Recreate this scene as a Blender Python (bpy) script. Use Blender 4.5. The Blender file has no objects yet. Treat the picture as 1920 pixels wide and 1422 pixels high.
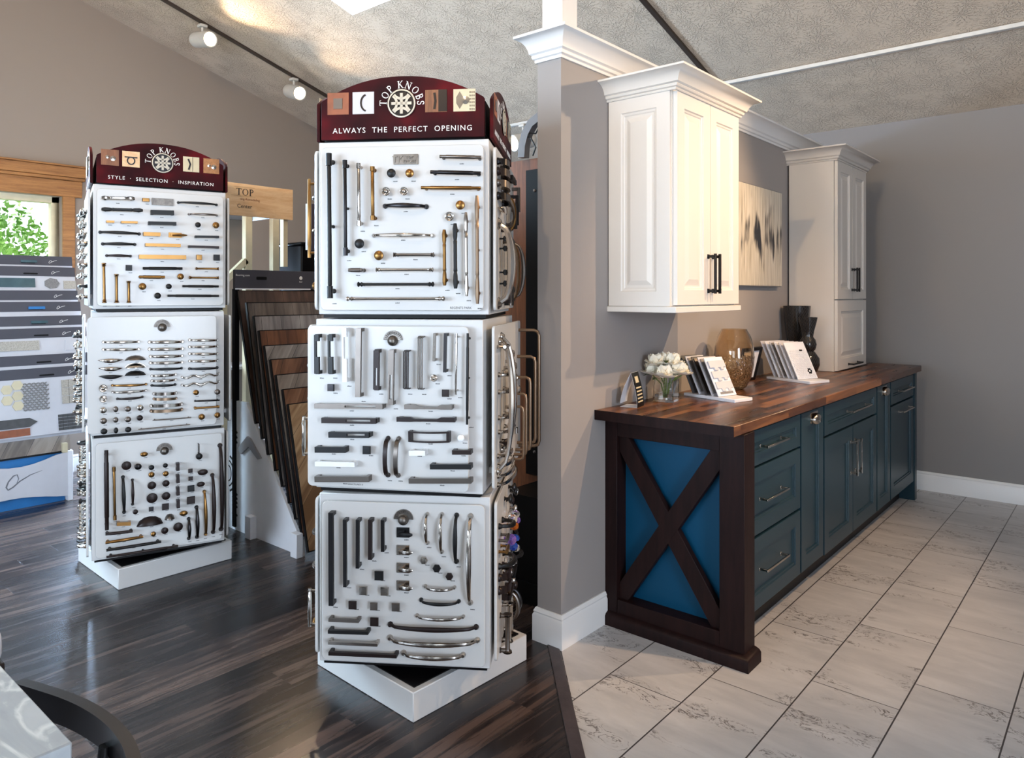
import bpy, bmesh, math, random
from mathutils import Vector, Matrix
PI = math.pi
SC = bpy.context.scene
COL = SC.collection
# ------------------------------------------------------------------ camera, world, sun, area lights, exposure
cam_d = bpy.data.cameras.new('camera'); cam = bpy.data.objects.new('camera', cam_d); COL.objects.link(cam)
cam.location = (0, 0, 1.42); cam.rotation_euler = (PI/2, 0, math.radians(40.5))
cam_d.sensor_width = 36; cam_d.lens = 36*1372/1920; cam_d.shift_y = -158/1920; cam_d.clip_start = 0.05
SC.camera = cam
SC.view_settings.view_transform = 'Standard'; SC.view_settings.look = 'None'
SC.view_settings.gamma = 1; SC.view_settings.use_curve_mapping = False
SC.view_settings.exposure = -0.03
w = bpy.data.worlds.new('world'); SC.world = w; w.use_nodes = True
w.node_tree.nodes['Background'].inputs[0].default_value = (0.86, 0.95, 1.0, 1)
w.node_tree.nodes['Background'].inputs[1].default_value = 2.6
def sun(name, rot, energy, col):
    d = bpy.data.lights.new(name, 'SUN'); d.energy = energy; d.color = col; d.angle = 0.02
    o = bpy.data.objects.new(name, d); COL.objects.link(o); o.rotation_euler = rot; return o
sun('sun', (math.radians(30), math.radians(-28), 0), 4.5, (1, .95, .85))
def area(name, loc, direction, sx, sy, power, col):
    d = bpy.data.lights.new(name, 'AREA'); d.shape = 'RECTANGLE'; d.size = sx; d.size_y = sy; d.energy = power; d.color = col
    o = bpy.data.objects.new(name, d); COL.objects.link(o); o.location = loc
    o.rotation_euler = Vector(direction).to_track_quat('-Z', 'Z').to_euler(); return o
COOL = (0.70, 0.85, 1.0)
L_WIN = area('daylight_left_window', (-6.52, .3, 1.55), (1, 0, -.55), 3.3, 1.15, 560, (.58, .80, 1.0))
L_WN3 = area('added_daylight_behind_tower', (-6.52, 2.95, 1.15), (1, 0, -.45), .8, 1.5, 460, (.50, .70, 1.0))  # unseen window light added behind the far tower for blue floor glare
L_RT = area('added_daylight_right', (3.26, -.4, 1.6), (-1, 0, 0), 2.4, 1.2, 170, (.70, .82, 1.0))  # unseen cool light added to lift the partition and cabinet fronts
L_FR1 = area('daylight_front_window', (-2.1, -4.02, 1.6), (0, 1, -.2), 2.8, 1.4, 255, (.64, .80, 1.0))
L_FR2 = area('daylight_front_door', (1.3, -4.02, 1.4), (0, 1, 0), 1.9, 2.0, 25, (.66, .82, 1.0))
def spot(name, loc, target, power, ang=70, blend=.6, col=(1, .74, .47), r=.03):
    d = bpy.data.lights.new(name, 'SPOT'); d.energy = power; d.color = col; d.spot_size = math.radians(ang); d.spot_blend = blend
    d.shadow_soft_size = r
    o = bpy.data.objects.new(name, d); COL.objects.link(o); o.location = loc
    o.rotation_euler = (Vector(target)-Vector(loc)).to_track_quat('-Z', 'Y').to_euler(); return o

# ------------------------------------------------------------------ materials
def S(r, g, b):
    f = lambda c: ((c/255+.055)/1.055)**2.4 if c/255 > .04045 else c/255/12.92
    return (f(r), f(g), f(b), 1)
class NT:
    def __init__(s, name):
        s.m = bpy.data.materials.new(name); s.m.use_nodes = True; s.t = s.m.node_tree; s.b = s.t.nodes['Principled BSDF']
    def n(s, ty, **k):
        x = s.t.nodes.new(ty)
        for a, v in k.items():
            if a.startswith('i_'):
                key = a[2:]; key = int(key) if key.isdigit() else key.replace('_', ' ')
                if isinstance(v, bpy.types.NodeSocket): s.t.links.new(v, x.inputs[key])
                else: x.inputs[key].default_value = v
            else: setattr(x, a, v)
        return x
    def l(s, a, b): s.t.links.new(a, b)
    def math(s, op, a, b=0.0, c=0.0):
        x = s.t.nodes.new('ShaderNodeMath'); x.operation = op
        for i, v in enumerate((a, b, c)):
            if isinstance(v, bpy.types.NodeSocket): s.l(v, x.inputs[i])
            else: x.inputs[i].default_value = v
        return x.outputs[0]
    def ramp(s, fac, stops):
        x = s.t.nodes.new('ShaderNodeValToRGB'); s.l(fac, x.inputs[0]); e = x.color_ramp.elements
        while len(e) < len(stops): e.new(.5)
        for el, (p, c) in zip(e, stops): el.position = p; el.color = c
        return x.outputs[0]
    def mix(s, fac, a, b):
        x = s.t.nodes.new('ShaderNodeMix'); x.data_type = 'RGBA'
        for i, v in ((0, fac), (6, a), (7, b)):
            if isinstance(v, bpy.types.NodeSocket): s.l(v, x.inputs[i])
            else: x.inputs[i].default_value = v
        return x.outputs[2]
    def obj(s, scale=(1, 1, 1), rot=(0, 0, 0)):
        c = s.n('ShaderNodeTexCoord').outputs['Object']
        return s.n('ShaderNodeMapping', i_Vector=c, i_Scale=scale, i_Rotation=rot).outputs[0]
    def bump(s, h, strength=.3, dist=.01):
        b = s.n('ShaderNodeBump', i_Height=h, i_Strength=strength, i_Distance=dist); s.l(b.outputs[0], s.b.inputs['Normal'])
    def base(s, c, rough=.5, metal=0.0, **k):
        i = s.b.inputs
        if isinstance(c, bpy.types.NodeSocket): s.l(c, i['Base Color'])
        else: i['Base Color'].default_value = c
        if isinstance(rough, bpy.types.NodeSocket): s.l(rough, i['Roughness'])
        else: i['Roughness'].default_value = rough
        i['Metallic'].default_value = metal
        for a, v in k.items(): i[a.replace('_', ' ')].default_value = v
        return s.m
def plain(name, c, rough=.5, metal=0.0, noise=0.06, sc=18, **k):
    t = NT(name)
    n = t.n('ShaderNodeTexNoise', i_Vector=t.obj(), i_Scale=sc, i_Detail=3.0).outputs[0]
    c2 = tuple(min(1, v*(1+noise)) for v in c[:3])+(1,); c1 = tuple(v*(1-noise) for v in c[:3])+(1,)
    return t.base(t.ramp(n, [(.3, c1), (.7, c2)]), rough, metal, **k)
M = {}
M['blk'] = plain('matte_black_metal', S(14, 13, 14), .42, 0, Specular_IOR_Level=.35)
M['drk'] = plain('dark_nickel_metal', S(50, 48, 49), .32, 1)
M['chr'] = plain('polished_nickel', S(178, 170, 162), .14, 1)
M['nik'] = plain('brushed_nickel', S(112, 104, 98), .34, 1)
M['nkw'] = plain('warm_nickel', S(138, 116, 96), .32, 1)
M['brs'] = plain('honey_bronze', S(134, 98, 56), .3, 1)
M['brz'] = plain('oil_rubbed_bronze', S(34, 22, 20), .38, .3, Specular_IOR_Level=.4)
M['pew'] = plain('cast_pewter', S(118, 112, 106), .42, 1, noise=.3, sc=60)
M['wht'] = plain('white_enamel', S(235, 235, 235), .3)
M['nkl'] = plain('pale_antique_silver', S(196, 188, 172), .45, .2)
M['gls'] = plain('clear_crystal', (1, 1, 1, 1), .02, 0, noise=0, Transmission_Weight=1.0, IOR=1.5)
M['gbl'] = plain('blue_crystal', S(60, 110, 220), .03, 0, noise=0, Transmission_Weight=.85, IOR=1.5)
M['gam'] = plain('amber_crystal', S(230, 130, 30), .03, 0, noise=0, Transmission_Weight=.85, IOR=1.5)
M['gpu'] = plain('violet_crystal', S(170, 130, 220), .03, 0, noise=0, Transmission_Weight=.85, IOR=1.5)
M['board'] = plain('white_acrylic_board', S(206, 204, 201), .25, 0, noise=.01, sc=4)
M['box'] = plain('white_laminate', S(208, 206, 204), .38, 0, noise=.012, sc=4)
M['black'] = plain('black_laminate', S(14, 12, 13), .4, 0, Specular_IOR_Level=.2)
M['ink'] = plain('printed_black_ink', S(40, 38, 38), .6)
M['white_ink'] = plain('printed_white_ink', S(235, 232, 228), .5)
M['trimw'] = plain('white_trim_paint', S(226, 224, 222), .35, 0, noise=.01, sc=3)
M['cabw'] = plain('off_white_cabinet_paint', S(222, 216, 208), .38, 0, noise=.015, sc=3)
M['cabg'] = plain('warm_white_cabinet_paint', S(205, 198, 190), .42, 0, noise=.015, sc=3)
M['teal'] = plain('dark_teal_cabinet_paint', S(27, 50, 60), .36, 0, noise=.03, sc=3, Specular_IOR_Level=.3)
M['blue'] = plain('peacock_blue_panel_paint', S(0, 64, 94), .5, 0, noise=.03, sc=3, Specular_IOR_Level=.25)
M['steel'] = plain('grey_powder_coated_steel', S(120, 120, 124), .4, .3)
M['cream'] = plain('cream_painted_post', S(205, 192, 160), .5)
M['charcoal'] = plain('charcoal_card', S(66, 64, 72), .5, 0, noise=.03)
M['purple'] = plain('dark_plum_board', S(66, 58, 70), .5)
M['white'] = plain('white_card', S(226, 226, 230), .45, 0, noise=.02)
M['greycard'] = plain('pale_grey_card', S(198, 196, 200), .45, 0, noise=.02)
M['stonetile'] = plain('beige_stone_mosaic', S(170, 162, 150), .5, 0, noise=.25, sc=160)
M['greytile'] = plain('grey_mosaic', S(122, 118, 116), .5, 0, noise=.3, sc=140)
M['glasstile'] = plain('blue_green_glass_tile', S(70, 92, 98), .12, 0, noise=.15)
M['slate'] = plain('dark_slate_tile', S(70, 68, 68), .5, 0, noise=.2, sc=30)
M['terra'] = plain('terracotta_tile', S(140, 78, 48), .55, 0, noise=.15, sc=30)
M['binblue'] = plain('blue_plastic', S(38, 110, 170), .4)
M['track'] = plain('white_track_metal', S(205, 200, 192), .4)
M['trackd'] = plain('bronze_track_metal', S(70, 58, 50), .45, .3)
M['petal'] = plain('cream_petals', S(243, 238, 222), .55, 0, noise=.05, sc=60)
M['leaf'] = plain('dark_leaf', S(48, 66, 30), .5)
M['stem'] = plain('green_stem', S(96, 120, 44), .5)
M['water'] = plain('clear_water', (1, 1, 1, 1), 0, 0, noise=0, Transmission_Weight=1.0, IOR=1.33)
M['glass'] = plain('clear_vase_glass', (.97, .99, .98, 1), 0.0, 0, noise=0, Transmission_Weight=1.0, IOR=1.45)
M['caulk'] = plain('grey_metal_bracket', S(150, 148, 150), .4, .5)
M['lens'] = NT('glowing_lamp_lens').base((1, .85, .6, 1), .4, Emission_Color=(1, .80, .52, 1), Emission_Strength=14.0)
M['skylt'] = NT('bright_skylight_diffuser').base((.8, .85, .9, 1), .4, Emission_Color=(.80, .90, 1, 1), Emission_Strength=2.6)

def wood(name, c1, c2, scale=(3, .25, 3), rough=.35, rings=6, c3=None, bumpd=.0006, detail=6.0):
    t = NT(name); v = t.obj(scale)
    n = t.n('ShaderNodeTexNoise', i_Vector=v, i_Scale=rings, i_Detail=detail, i_Roughness=.62, i_Distortion=.6).outputs[0]
    n2 = t.n('ShaderNodeTexNoise', i_Vector=t.obj(tuple(q*6 for q in scale)), i_Scale=rings*2.0, i_Detail=3.0).outputs[0]
    f = t.math('ADD', t.math('MULTIPLY', n, .8), t.math('MULTIPLY', n2, .2))
    st = [(.36, c1), (.62, c2)] if c3 is None else [(.34, c1), (.5, c3), (.66, c2)]
    t.bump(n2, .2, bumpd)
    return t.base(t.ramp(f, st), rough)
M['oak'] = wood('honey_oak', S(128, 82, 42), S(172, 118, 66), (8, .6, 8), .4)
M['oakx'] = wood('oak_rack_panel', S(104, 62, 36), S(140, 88, 54), (8, 8, .6), .45)
M['maple'] = wood('pale_maple', S(214, 168, 122), S(232, 196, 152), (6, .8, 6), .4)
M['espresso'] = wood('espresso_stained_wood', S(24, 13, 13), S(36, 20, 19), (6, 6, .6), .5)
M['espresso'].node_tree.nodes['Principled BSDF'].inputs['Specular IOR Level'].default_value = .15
M['strip'] = wood('dark_oak_transition_strip', S(44, 38, 40), S(72, 62, 64), (2, 2, 2), .4)

def planks(name, pw, pl, cols, grain=(22, 1.3, 1), rough=.3, bumpy=.001, gap=.0016, gapc=(.004, .003, .003, 1), tone=.55, ax=0, gs=1.0, contrast=(.33, .5, .68)):
    """long boards along Y (ax=0)"""
    t = NT(name); c = t.obj(); sp = t.n('ShaderNodeSeparateXYZ', i_0=c)
    X, Y = (sp.outputs[0], sp.outputs[1])
    if ax == 2: X = t.math('ADD', sp.outputs[0], sp.outputs[2])
    u = t.math('DIVIDE', X, pw); row = t.math('FLOOR', u); fu = t.math('FRACT', u)
    wn = t.n('ShaderNodeTexWhiteNoise', noise_dimensions='1D', i_W=row).outputs[0]
    vv = t.math('ADD', t.math('DIVIDE', Y, pl), t.math('MULTIPLY', wn, 7.3)); col = t.math('FLOOR', vv); fv = t.math('FRACT', vv)
    cid = t.n('ShaderNodeCombineXYZ', i_0=row, i_1=col).outputs[0]
    r2 = t.n('ShaderNodeTexWhiteNoise', noise_dimensions='3D', i_Vector=cid)
    off = t.n('ShaderNodeVectorMath', operation='SCALE', i_0=r2.outputs[1], i_3=9.0).outputs[0]
    gv = t.n('ShaderNodeVectorMath', operation='ADD', i_0=t.n('ShaderNodeMapping', i_Vector=c, i_Scale=grain).outputs[0], i_1=off).outputs[0]
    n = t.n('ShaderNodeTexNoise', i_Vector=gv, i_Scale=gs, i_Detail=7.0, i_Roughness=.65, i_Distortion=.8).outputs[0]
    f = t.math('ADD', n, t.math('MULTIPLY', t.math('SUBTRACT', r2.outputs[0], .5), tone*.4))
    k = t.ramp(f, list(zip(contrast, cols)))
    e1 = t.math('LESS_THAN', fu, gap/pw); e2 = t.math('LESS_THAN', fv, gap/pl); e = t.math('MAXIMUM', e1, e2)
    t.bump(t.math('SUBTRACT', t.math('MULTIPLY', n, .5), e), .35, bumpy)
    rr = t.math('ADD', t.math('MULTIPLY', n, .18), rough-.08)
    return t.base(t.mix(e, k, gapc), rr)
M['floorwood'] = planks('dark_hickory_plank_floor', .13, 1.25, [S(16, 12, 13), S(36, 28, 27), S(84, 66, 58)], rough=.26)
M['floorwood'].node_tree.nodes['Principled BSDF'].inputs['Specular IOR Level'].default_value = .6
M['butcher'] = planks('walnut_butcher_block', .034, .5, [S(44, 25, 17), S(82, 49, 30), S(138, 90, 54)], grain=(14, 1.6, 14), rough=.28, gap=.0004, tone=.9, bumpy=.0002, contrast=(.28, .5, .75))
M['butcher'].node_tree.nodes['Principled BSDF'].inputs['Specular IOR Level'].default_value = .3
def sample_wood(name, a, b, c, rot=0.0):
    t = NT(name); v = t.obj((1, 1, 1), (0, 0, 0)); v = t.n('ShaderNodeMapping', i_Vector=v, i_Rotation=(rot, 0, 0)).outputs[0]
    sp = t.n('ShaderNodeSeparateXYZ', i_0=v); row = t.math('FLOOR', t.math('DIVIDE', sp.outputs[1], .13))
    wn = t.n('ShaderNodeTexWhiteNoise', noise_dimensions='1D', i_W=row)
    off = t.n('ShaderNodeVectorMath', operation='SCALE', i_0=wn.outputs[1], i_3=5.0).outputs[0]
    g = t.n('ShaderNodeVectorMath', operation='ADD', i_0=t.n('ShaderNodeMapping', i_Vector=v, i_Scale=(4, 14, 2.0)).outputs[0], i_1=off).outputs[0]
    n = t.n('ShaderNodeTexNoise', i_Vector=g, i_Scale=1.2, i_Detail=6.0, i_Distortion=1.0).outputs[0]
    f = t.math('ADD', n, t.math('MULTIPLY', t.math('SUBTRACT', wn.outputs[0], .5), .25))
    e = t.math('LESS_THAN', t.math('FRACT', t.math('DIVIDE', sp.outputs[1], .13)), .015)
    return t.base(t.mix(e, t.ramp(f, [(.32, a), (.5, b), (.7, c)]), (.01, .008, .008, 1)), .4)
FW = [sample_wood('sample_dark_walnut', S(58, 40, 32), S(84, 60, 48), S(112, 84, 66)),
      sample_wood('sample_grey_brown', S(78, 68, 62), S(110, 98, 90), S(142, 130, 120)),
      sample_wood('sample_silver_grey', S(108, 102, 102), S(146, 140, 138), S(180, 174, 170)),
      sample_wood('sample_russet', S(86, 52, 34), S(122, 78, 50), S(150, 104, 72)),
      sample_wood('sample_ash_grey', S(100, 92, 88), S(136, 128, 122), S(168, 158, 150), .6),
      sample_wood('sample_umber', S(76, 48, 34), S(112, 76, 54), S(142, 100, 74), .4),
      sample_wood('sample_taupe', S(104, 92, 82), S(132, 118, 106), S(156, 142, 128), .5),
      sample_wood('sample_chestnut', S(80, 52, 38), S(118, 80, 56), S(146, 106, 78), .5),
      sample_wood('sample_natural_hickory', S(118, 86, 58), S(158, 124, 90), S(190, 158, 122), .75)]

def paint(name, c):
    t = NT(name); n = t.n('ShaderNodeTexNoise', i_Vector=t.obj(), i_Scale=260.0, i_Detail=2.0).outputs[0]
    t.bump(n, .08, .001); return t.base(c, .62)
M['wall'] = paint('greige_wall_paint', S(150, 136, 124))
M['wallb'] = paint('soft_grey_wall_paint_shaded', S(130, 125, 123))  # same soft grey paint, darkened for the dimmer light on the back wall
M['wallr'] = paint('soft_grey_wall_paint', S(150, 144, 141))
def ceiling_mat():
    t = NT('crows_foot_textured_ceiling'); c = t.obj()
    def layer(seed, sc):
        v = t.n('ShaderNodeMapping', i_Vector=c, i_Location=(seed, seed*.7, 0), i_Scale=(sc, sc, 0.001)).outputs[0]
        vo = t.n('ShaderNodeTexVoronoi', i_Vector=v, i_Scale=1.0)
        d = t.n('ShaderNodeVectorMath', operation='SUBTRACT', i_0=v, i_1=vo.outputs['Position']).outputs[0]
        sp = t.n('ShaderNodeSeparateXYZ', i_0=d)
        ang = t.math('ARCTAN2', sp.outputs[1], sp.outputs[0])
        wob = t.n('ShaderNodeTexNoise', i_Vector=v, i_Scale=7.0, i_Detail=3.0).outputs[0]
        w2 = t.math('ADD', t.math('MULTIPLY', ang, 14.0), t.math('MULTIPLY', wob, 13.0))
        s_ = t.math('POWER', t.math('MAXIMUM', t.math('SINE', w2), 0.0), 2.5)
        fade = t.math('SUBTRACT', 1.0, t.math('MINIMUM', t.math('MULTIPLY', vo.outputs['Distance'], 1.35), 1.0))
        brk = t.n('ShaderNodeTexNoise', i_Vector=v, i_Scale=16.0, i_Detail=2.0).outputs[0]
        return t.math('MULTIPLY', t.math('MULTIPLY', s_, t.math('POWER', fade, .6)), t.math('GREATER_THAN', brk, .47))
    h = t.math('MAXIMUM', layer(0.0, 6.0), layer(3.7, 7.0))
    fine = t.n('ShaderNodeTexNoise', i_Vector=c, i_Scale=70.0, i_Detail=3.0).outputs[0]
    t.bump(t.math('ADD', h, t.math('MULTIPLY', fine, .25)), .9, .010)
    return t.base(S(208, 188, 166), .75)
M['ceil'] = ceiling_mat()
def tile_mat():
    t = NT('grey_veined_porcelain_tile'); c = t.obj(); sp = t.n('ShaderNodeSeparateXYZ', i_0=c)
    u = t.math('DIVIDE', t.math('ADD', sp.outputs[0], 1.5+.2945*40), .2945); row = t.math('FLOOR', u); fu = t.math('FRACT', u)
    v = t.math('DIVIDE', t.math('SUBTRACT', t.math('ADD', sp.outputs[1], .612*60), t.math('ADD', 2.32, t.math('MULTIPLY', t.math('SUBTRACT', row, 40.0), .2215))), .612)
    col = t.math('FLOOR', v); fv = t.math('FRACT', v)
    e = t.math('MAXIMUM', t.math('LESS_THAN', t.math('ABSOLUTE', t.math('SUBTRACT', fu, .5)), .5), 0.0)
    gx = t.math('LESS_THAN', t.math('MINIMUM', fu, t.math('SUBTRACT', 1.0, fu)), .0085)
    gy = t.math('LESS_THAN', t.math('MINIMUM', fv, t.math('SUBTRACT', 1.0, fv)), .0030)
    g = t.math('MAXIMUM', gx, gy)
    cid = t.n('ShaderNodeCombineXYZ', i_0=row, i_1=col).outputs[0]
    r = t.n('ShaderNodeTexWhiteNoise', noise_dimensions='3D', i_Vector=cid)
    off = t.n('ShaderNodeVectorMath', operation='SCALE', i_0=r.outputs[1], i_3=11.0).outputs[0]
    p = t.n('ShaderNodeVectorMath', operation='ADD', i_0=c, i_1=off).outputs[0]
    n = t.n('ShaderNodeTexNoise', i_Vector=t.n('ShaderNodeMapping', i_Vector=p, i_Scale=(2.2, 7, 1)).outputs[0], i_Scale=1.4, i_Detail=8.0, i_Roughness=.6, i_Distortion=.4).outputs[0]
    base = t.ramp(n, [(.3, S(174, 173, 174)), (.55, S(190, 188, 188)), (.75, S(202, 200, 200))])
    vn = t.n('ShaderNodeTexNoise', i_Vector=t.n('ShaderNodeMapping', i_Vector=p, i_Scale=(1.0, 1.7, 1)).outputs[0], i_Scale=8.0, i_Detail=4.0, i_Roughness=.65, i_Distortion=2.2).outputs[0]
    thin = t.math('LESS_THAN', t.math('ABSOLUTE', t.math('SUBTRACT', vn, .5)), .022)
    mk = t.n('ShaderNodeTexNoise', i_Vector=t.n('ShaderNodeMapping', i_Vector=p, i_Scale=(1.0, 3.2, 1)).outputs[0], i_Scale=2.3, i_Detail=2.0).outputs[0]
    mask = t.ramp(mk, [(.535, (0, 0, 0, 1)), (.60, (1, 1, 1, 1))])
    brk = t.n('ShaderNodeTexNoise', i_Vector=p, i_Scale=42.0, i_Detail=2.0).outputs[0]
    ve = t.math('MULTIPLY', t.math('MULTIPLY', thin, mask), t.ramp(brk, [(.36, (0, 0, 0, 1)), (.5, (1, 1, 1, 1))]))
    k = t.mix(t.math('MULTIPLY', ve, .8), base, S(84, 76, 72)); k = t.mix(g, k, S(66, 62, 62))
    t.bump(t.math('SUBTRACT', 1.0, t.math('ADD', g, t.math('MULTIPLY', ve, .3))), .4, .0015)
    return t.base(k, .34)
M['tile'] = tile_mat()
def header_mat():
    t = NT('burgundy_printed_header'); n = t.n('ShaderNodeTexNoise', i_Vector=t.obj(), i_Scale=5.5, i_Detail=2.0).outputs[0]
    return t.base(t.ramp(n, [(.3, S(22, 7, 11)), (.52, S(58, 10, 16)), (.72, S(106, 14, 24))]), .55, Specular_IOR_Level=.1)
M['burg'] = header_mat()
def painting_mat():
    t = NT('abstract_ink_painting'); c = t.obj(); sp = t.n('ShaderNodeSeparateXYZ', i_0=c)
    st = t.n('ShaderNodeTexNoise', i_Vector=t.n('ShaderNodeMapping', i_Vector=c, i_Scale=(1, 15, 1.1)).outputs[0], i_Scale=1.6, i_Detail=6.0, i_Roughness=.6).outputs[0]
    st2 = t.n('ShaderNodeTexNoise', i_Vector=t.n('ShaderNodeMapping', i_Vector=c, i_Scale=(1, 70, 2.5)).outputs[0], i_Scale=1.5, i_Detail=4.0).outputs[0]
    wv = t.n('ShaderNodeTexNoise', i_Vector=t.n('ShaderNodeMapping', i_Vector=c, i_Scale=(1, 8, .5)).outputs[0], i_Scale=1.2, i_Detail=3.0).outputs[0]
    d = t.math('ABSOLUTE', t.math('SUBTRACT', t.math('ADD', sp.outputs[2], .03), t.math('MULTIPLY', t.math('SUBTRACT', wv, .5), .25)))
    band = t.math('SUBTRACT', 1.0, t.math('MINIMUM', t.math('DIVIDE', d, .26), 1.0))
    lump = t.n('ShaderNodeTexNoise', i_Vector=t.n('ShaderNodeMapping', i_Vector=c, i_Scale=(1, 7, 2.6)).outputs[0], i_Scale=1.3, i_Detail=2.0).outputs[0]
    f = t.math('ADD', t.math('ADD', t.math('MULTIPLY', band, .50), t.math('MULTIPLY', t.math('SUBTRACT', st, .5), 1.3)), t.math('MULTIPLY', t.math('SUBTRACT', lump, .5), 1.6))
    bg = t.ramp(st2, [(.3, S(140, 132, 116)), (.5, S(196, 188, 172)), (.75, S(216, 210, 198))])
    k = t.mix(t.ramp(f, [(.34, (0, 0, 0, 1)), (.58, (1, 1, 1, 1))]), bg, S(34, 36, 44))
    return t.base(k, .45)
M['paint'] = painting_mat()
def stone_mat():
    t = NT('grey_veined_quartz'); c = t.obj()
    n = t.n('ShaderNodeTexNoise', i_Vector=t.n('ShaderNodeMapping', i_Vector=c, i_Scale=(4, 9, 4), i_Rotation=(0, 0, .5)).outputs[0], i_Scale=1.3, i_Detail=8.0, i_Distortion=1.2).outputs[0]
    r = t.math('ABSOLUTE', t.math('SUBTRACT', n, .52))
    return t.base(t.mix(t.ramp(r, [(.0, (1, 1, 1, 1)), (.05, (0, 0, 0, 1))]), t.ramp(n, [(.3, S(150, 156, 160)), (.7, S(188, 192, 194))]), S(206, 210, 208)), .2)
M['stone'] = stone_mat()
def crackle():
    t = NT('amber_lustre_crackle_glass'); c = t.obj()
    v = t.n('ShaderNodeTexVoronoi', feature='DISTANCE_TO_EDGE', i_Vector=c, i_Scale=70.0).outputs[0]
    lo = t.math('LESS_THAN', t.n('ShaderNodeSeparateXYZ', i_0=c).outputs[2], .17)
    t.bump(t.math('MULTIPLY', t.math('MINIMUM', v, .12), lo), 1.0, .006)
    return t.base(S(240, 220, 190), .03, .0, Transmission_Weight=1.0, IOR=1.5, Coat_Weight=.6)
M['amber'] = crackle()
def grooved():
    t = NT('black_swirled_ceramic'); c = t.obj((1, 1, 1), (.5, .4, 0)); wv = t.n('ShaderNodeTexWave', i_Vector=c, i_Scale=38.0, i_Distortion=2.5, i_Detail=2.0).outputs[0]
    return t.base(t.ramp(wv, [(.2, S(22, 21, 22)), (.95, S(52, 50, 50))]), .12)
M['ceramic'] = grooved()
def foliage():
    t = NT('sunlit_leaves'); n = t.n('ShaderNodeTexNoise', i_Vector=t.obj(), i_Scale=3.0, i_Detail=4.0).outputs[0]
    return t.base(t.ramp(n, [(.3, S(70, 120, 50)), (.7, S(160, 200, 110))]), .6)
M['foliage'] = foliage()
M['bark'] = plain('brown_bark', S(90, 70, 55), .8)
M['grass'] = plain('lawn_grass', S(110, 150, 80), .8)
M['pane'] = NT('window_glass').base((1, 1, 1, 1), 0.0, Transmission_Weight=1.0, IOR=1.02, Specular_IOR_Level=.1)

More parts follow.
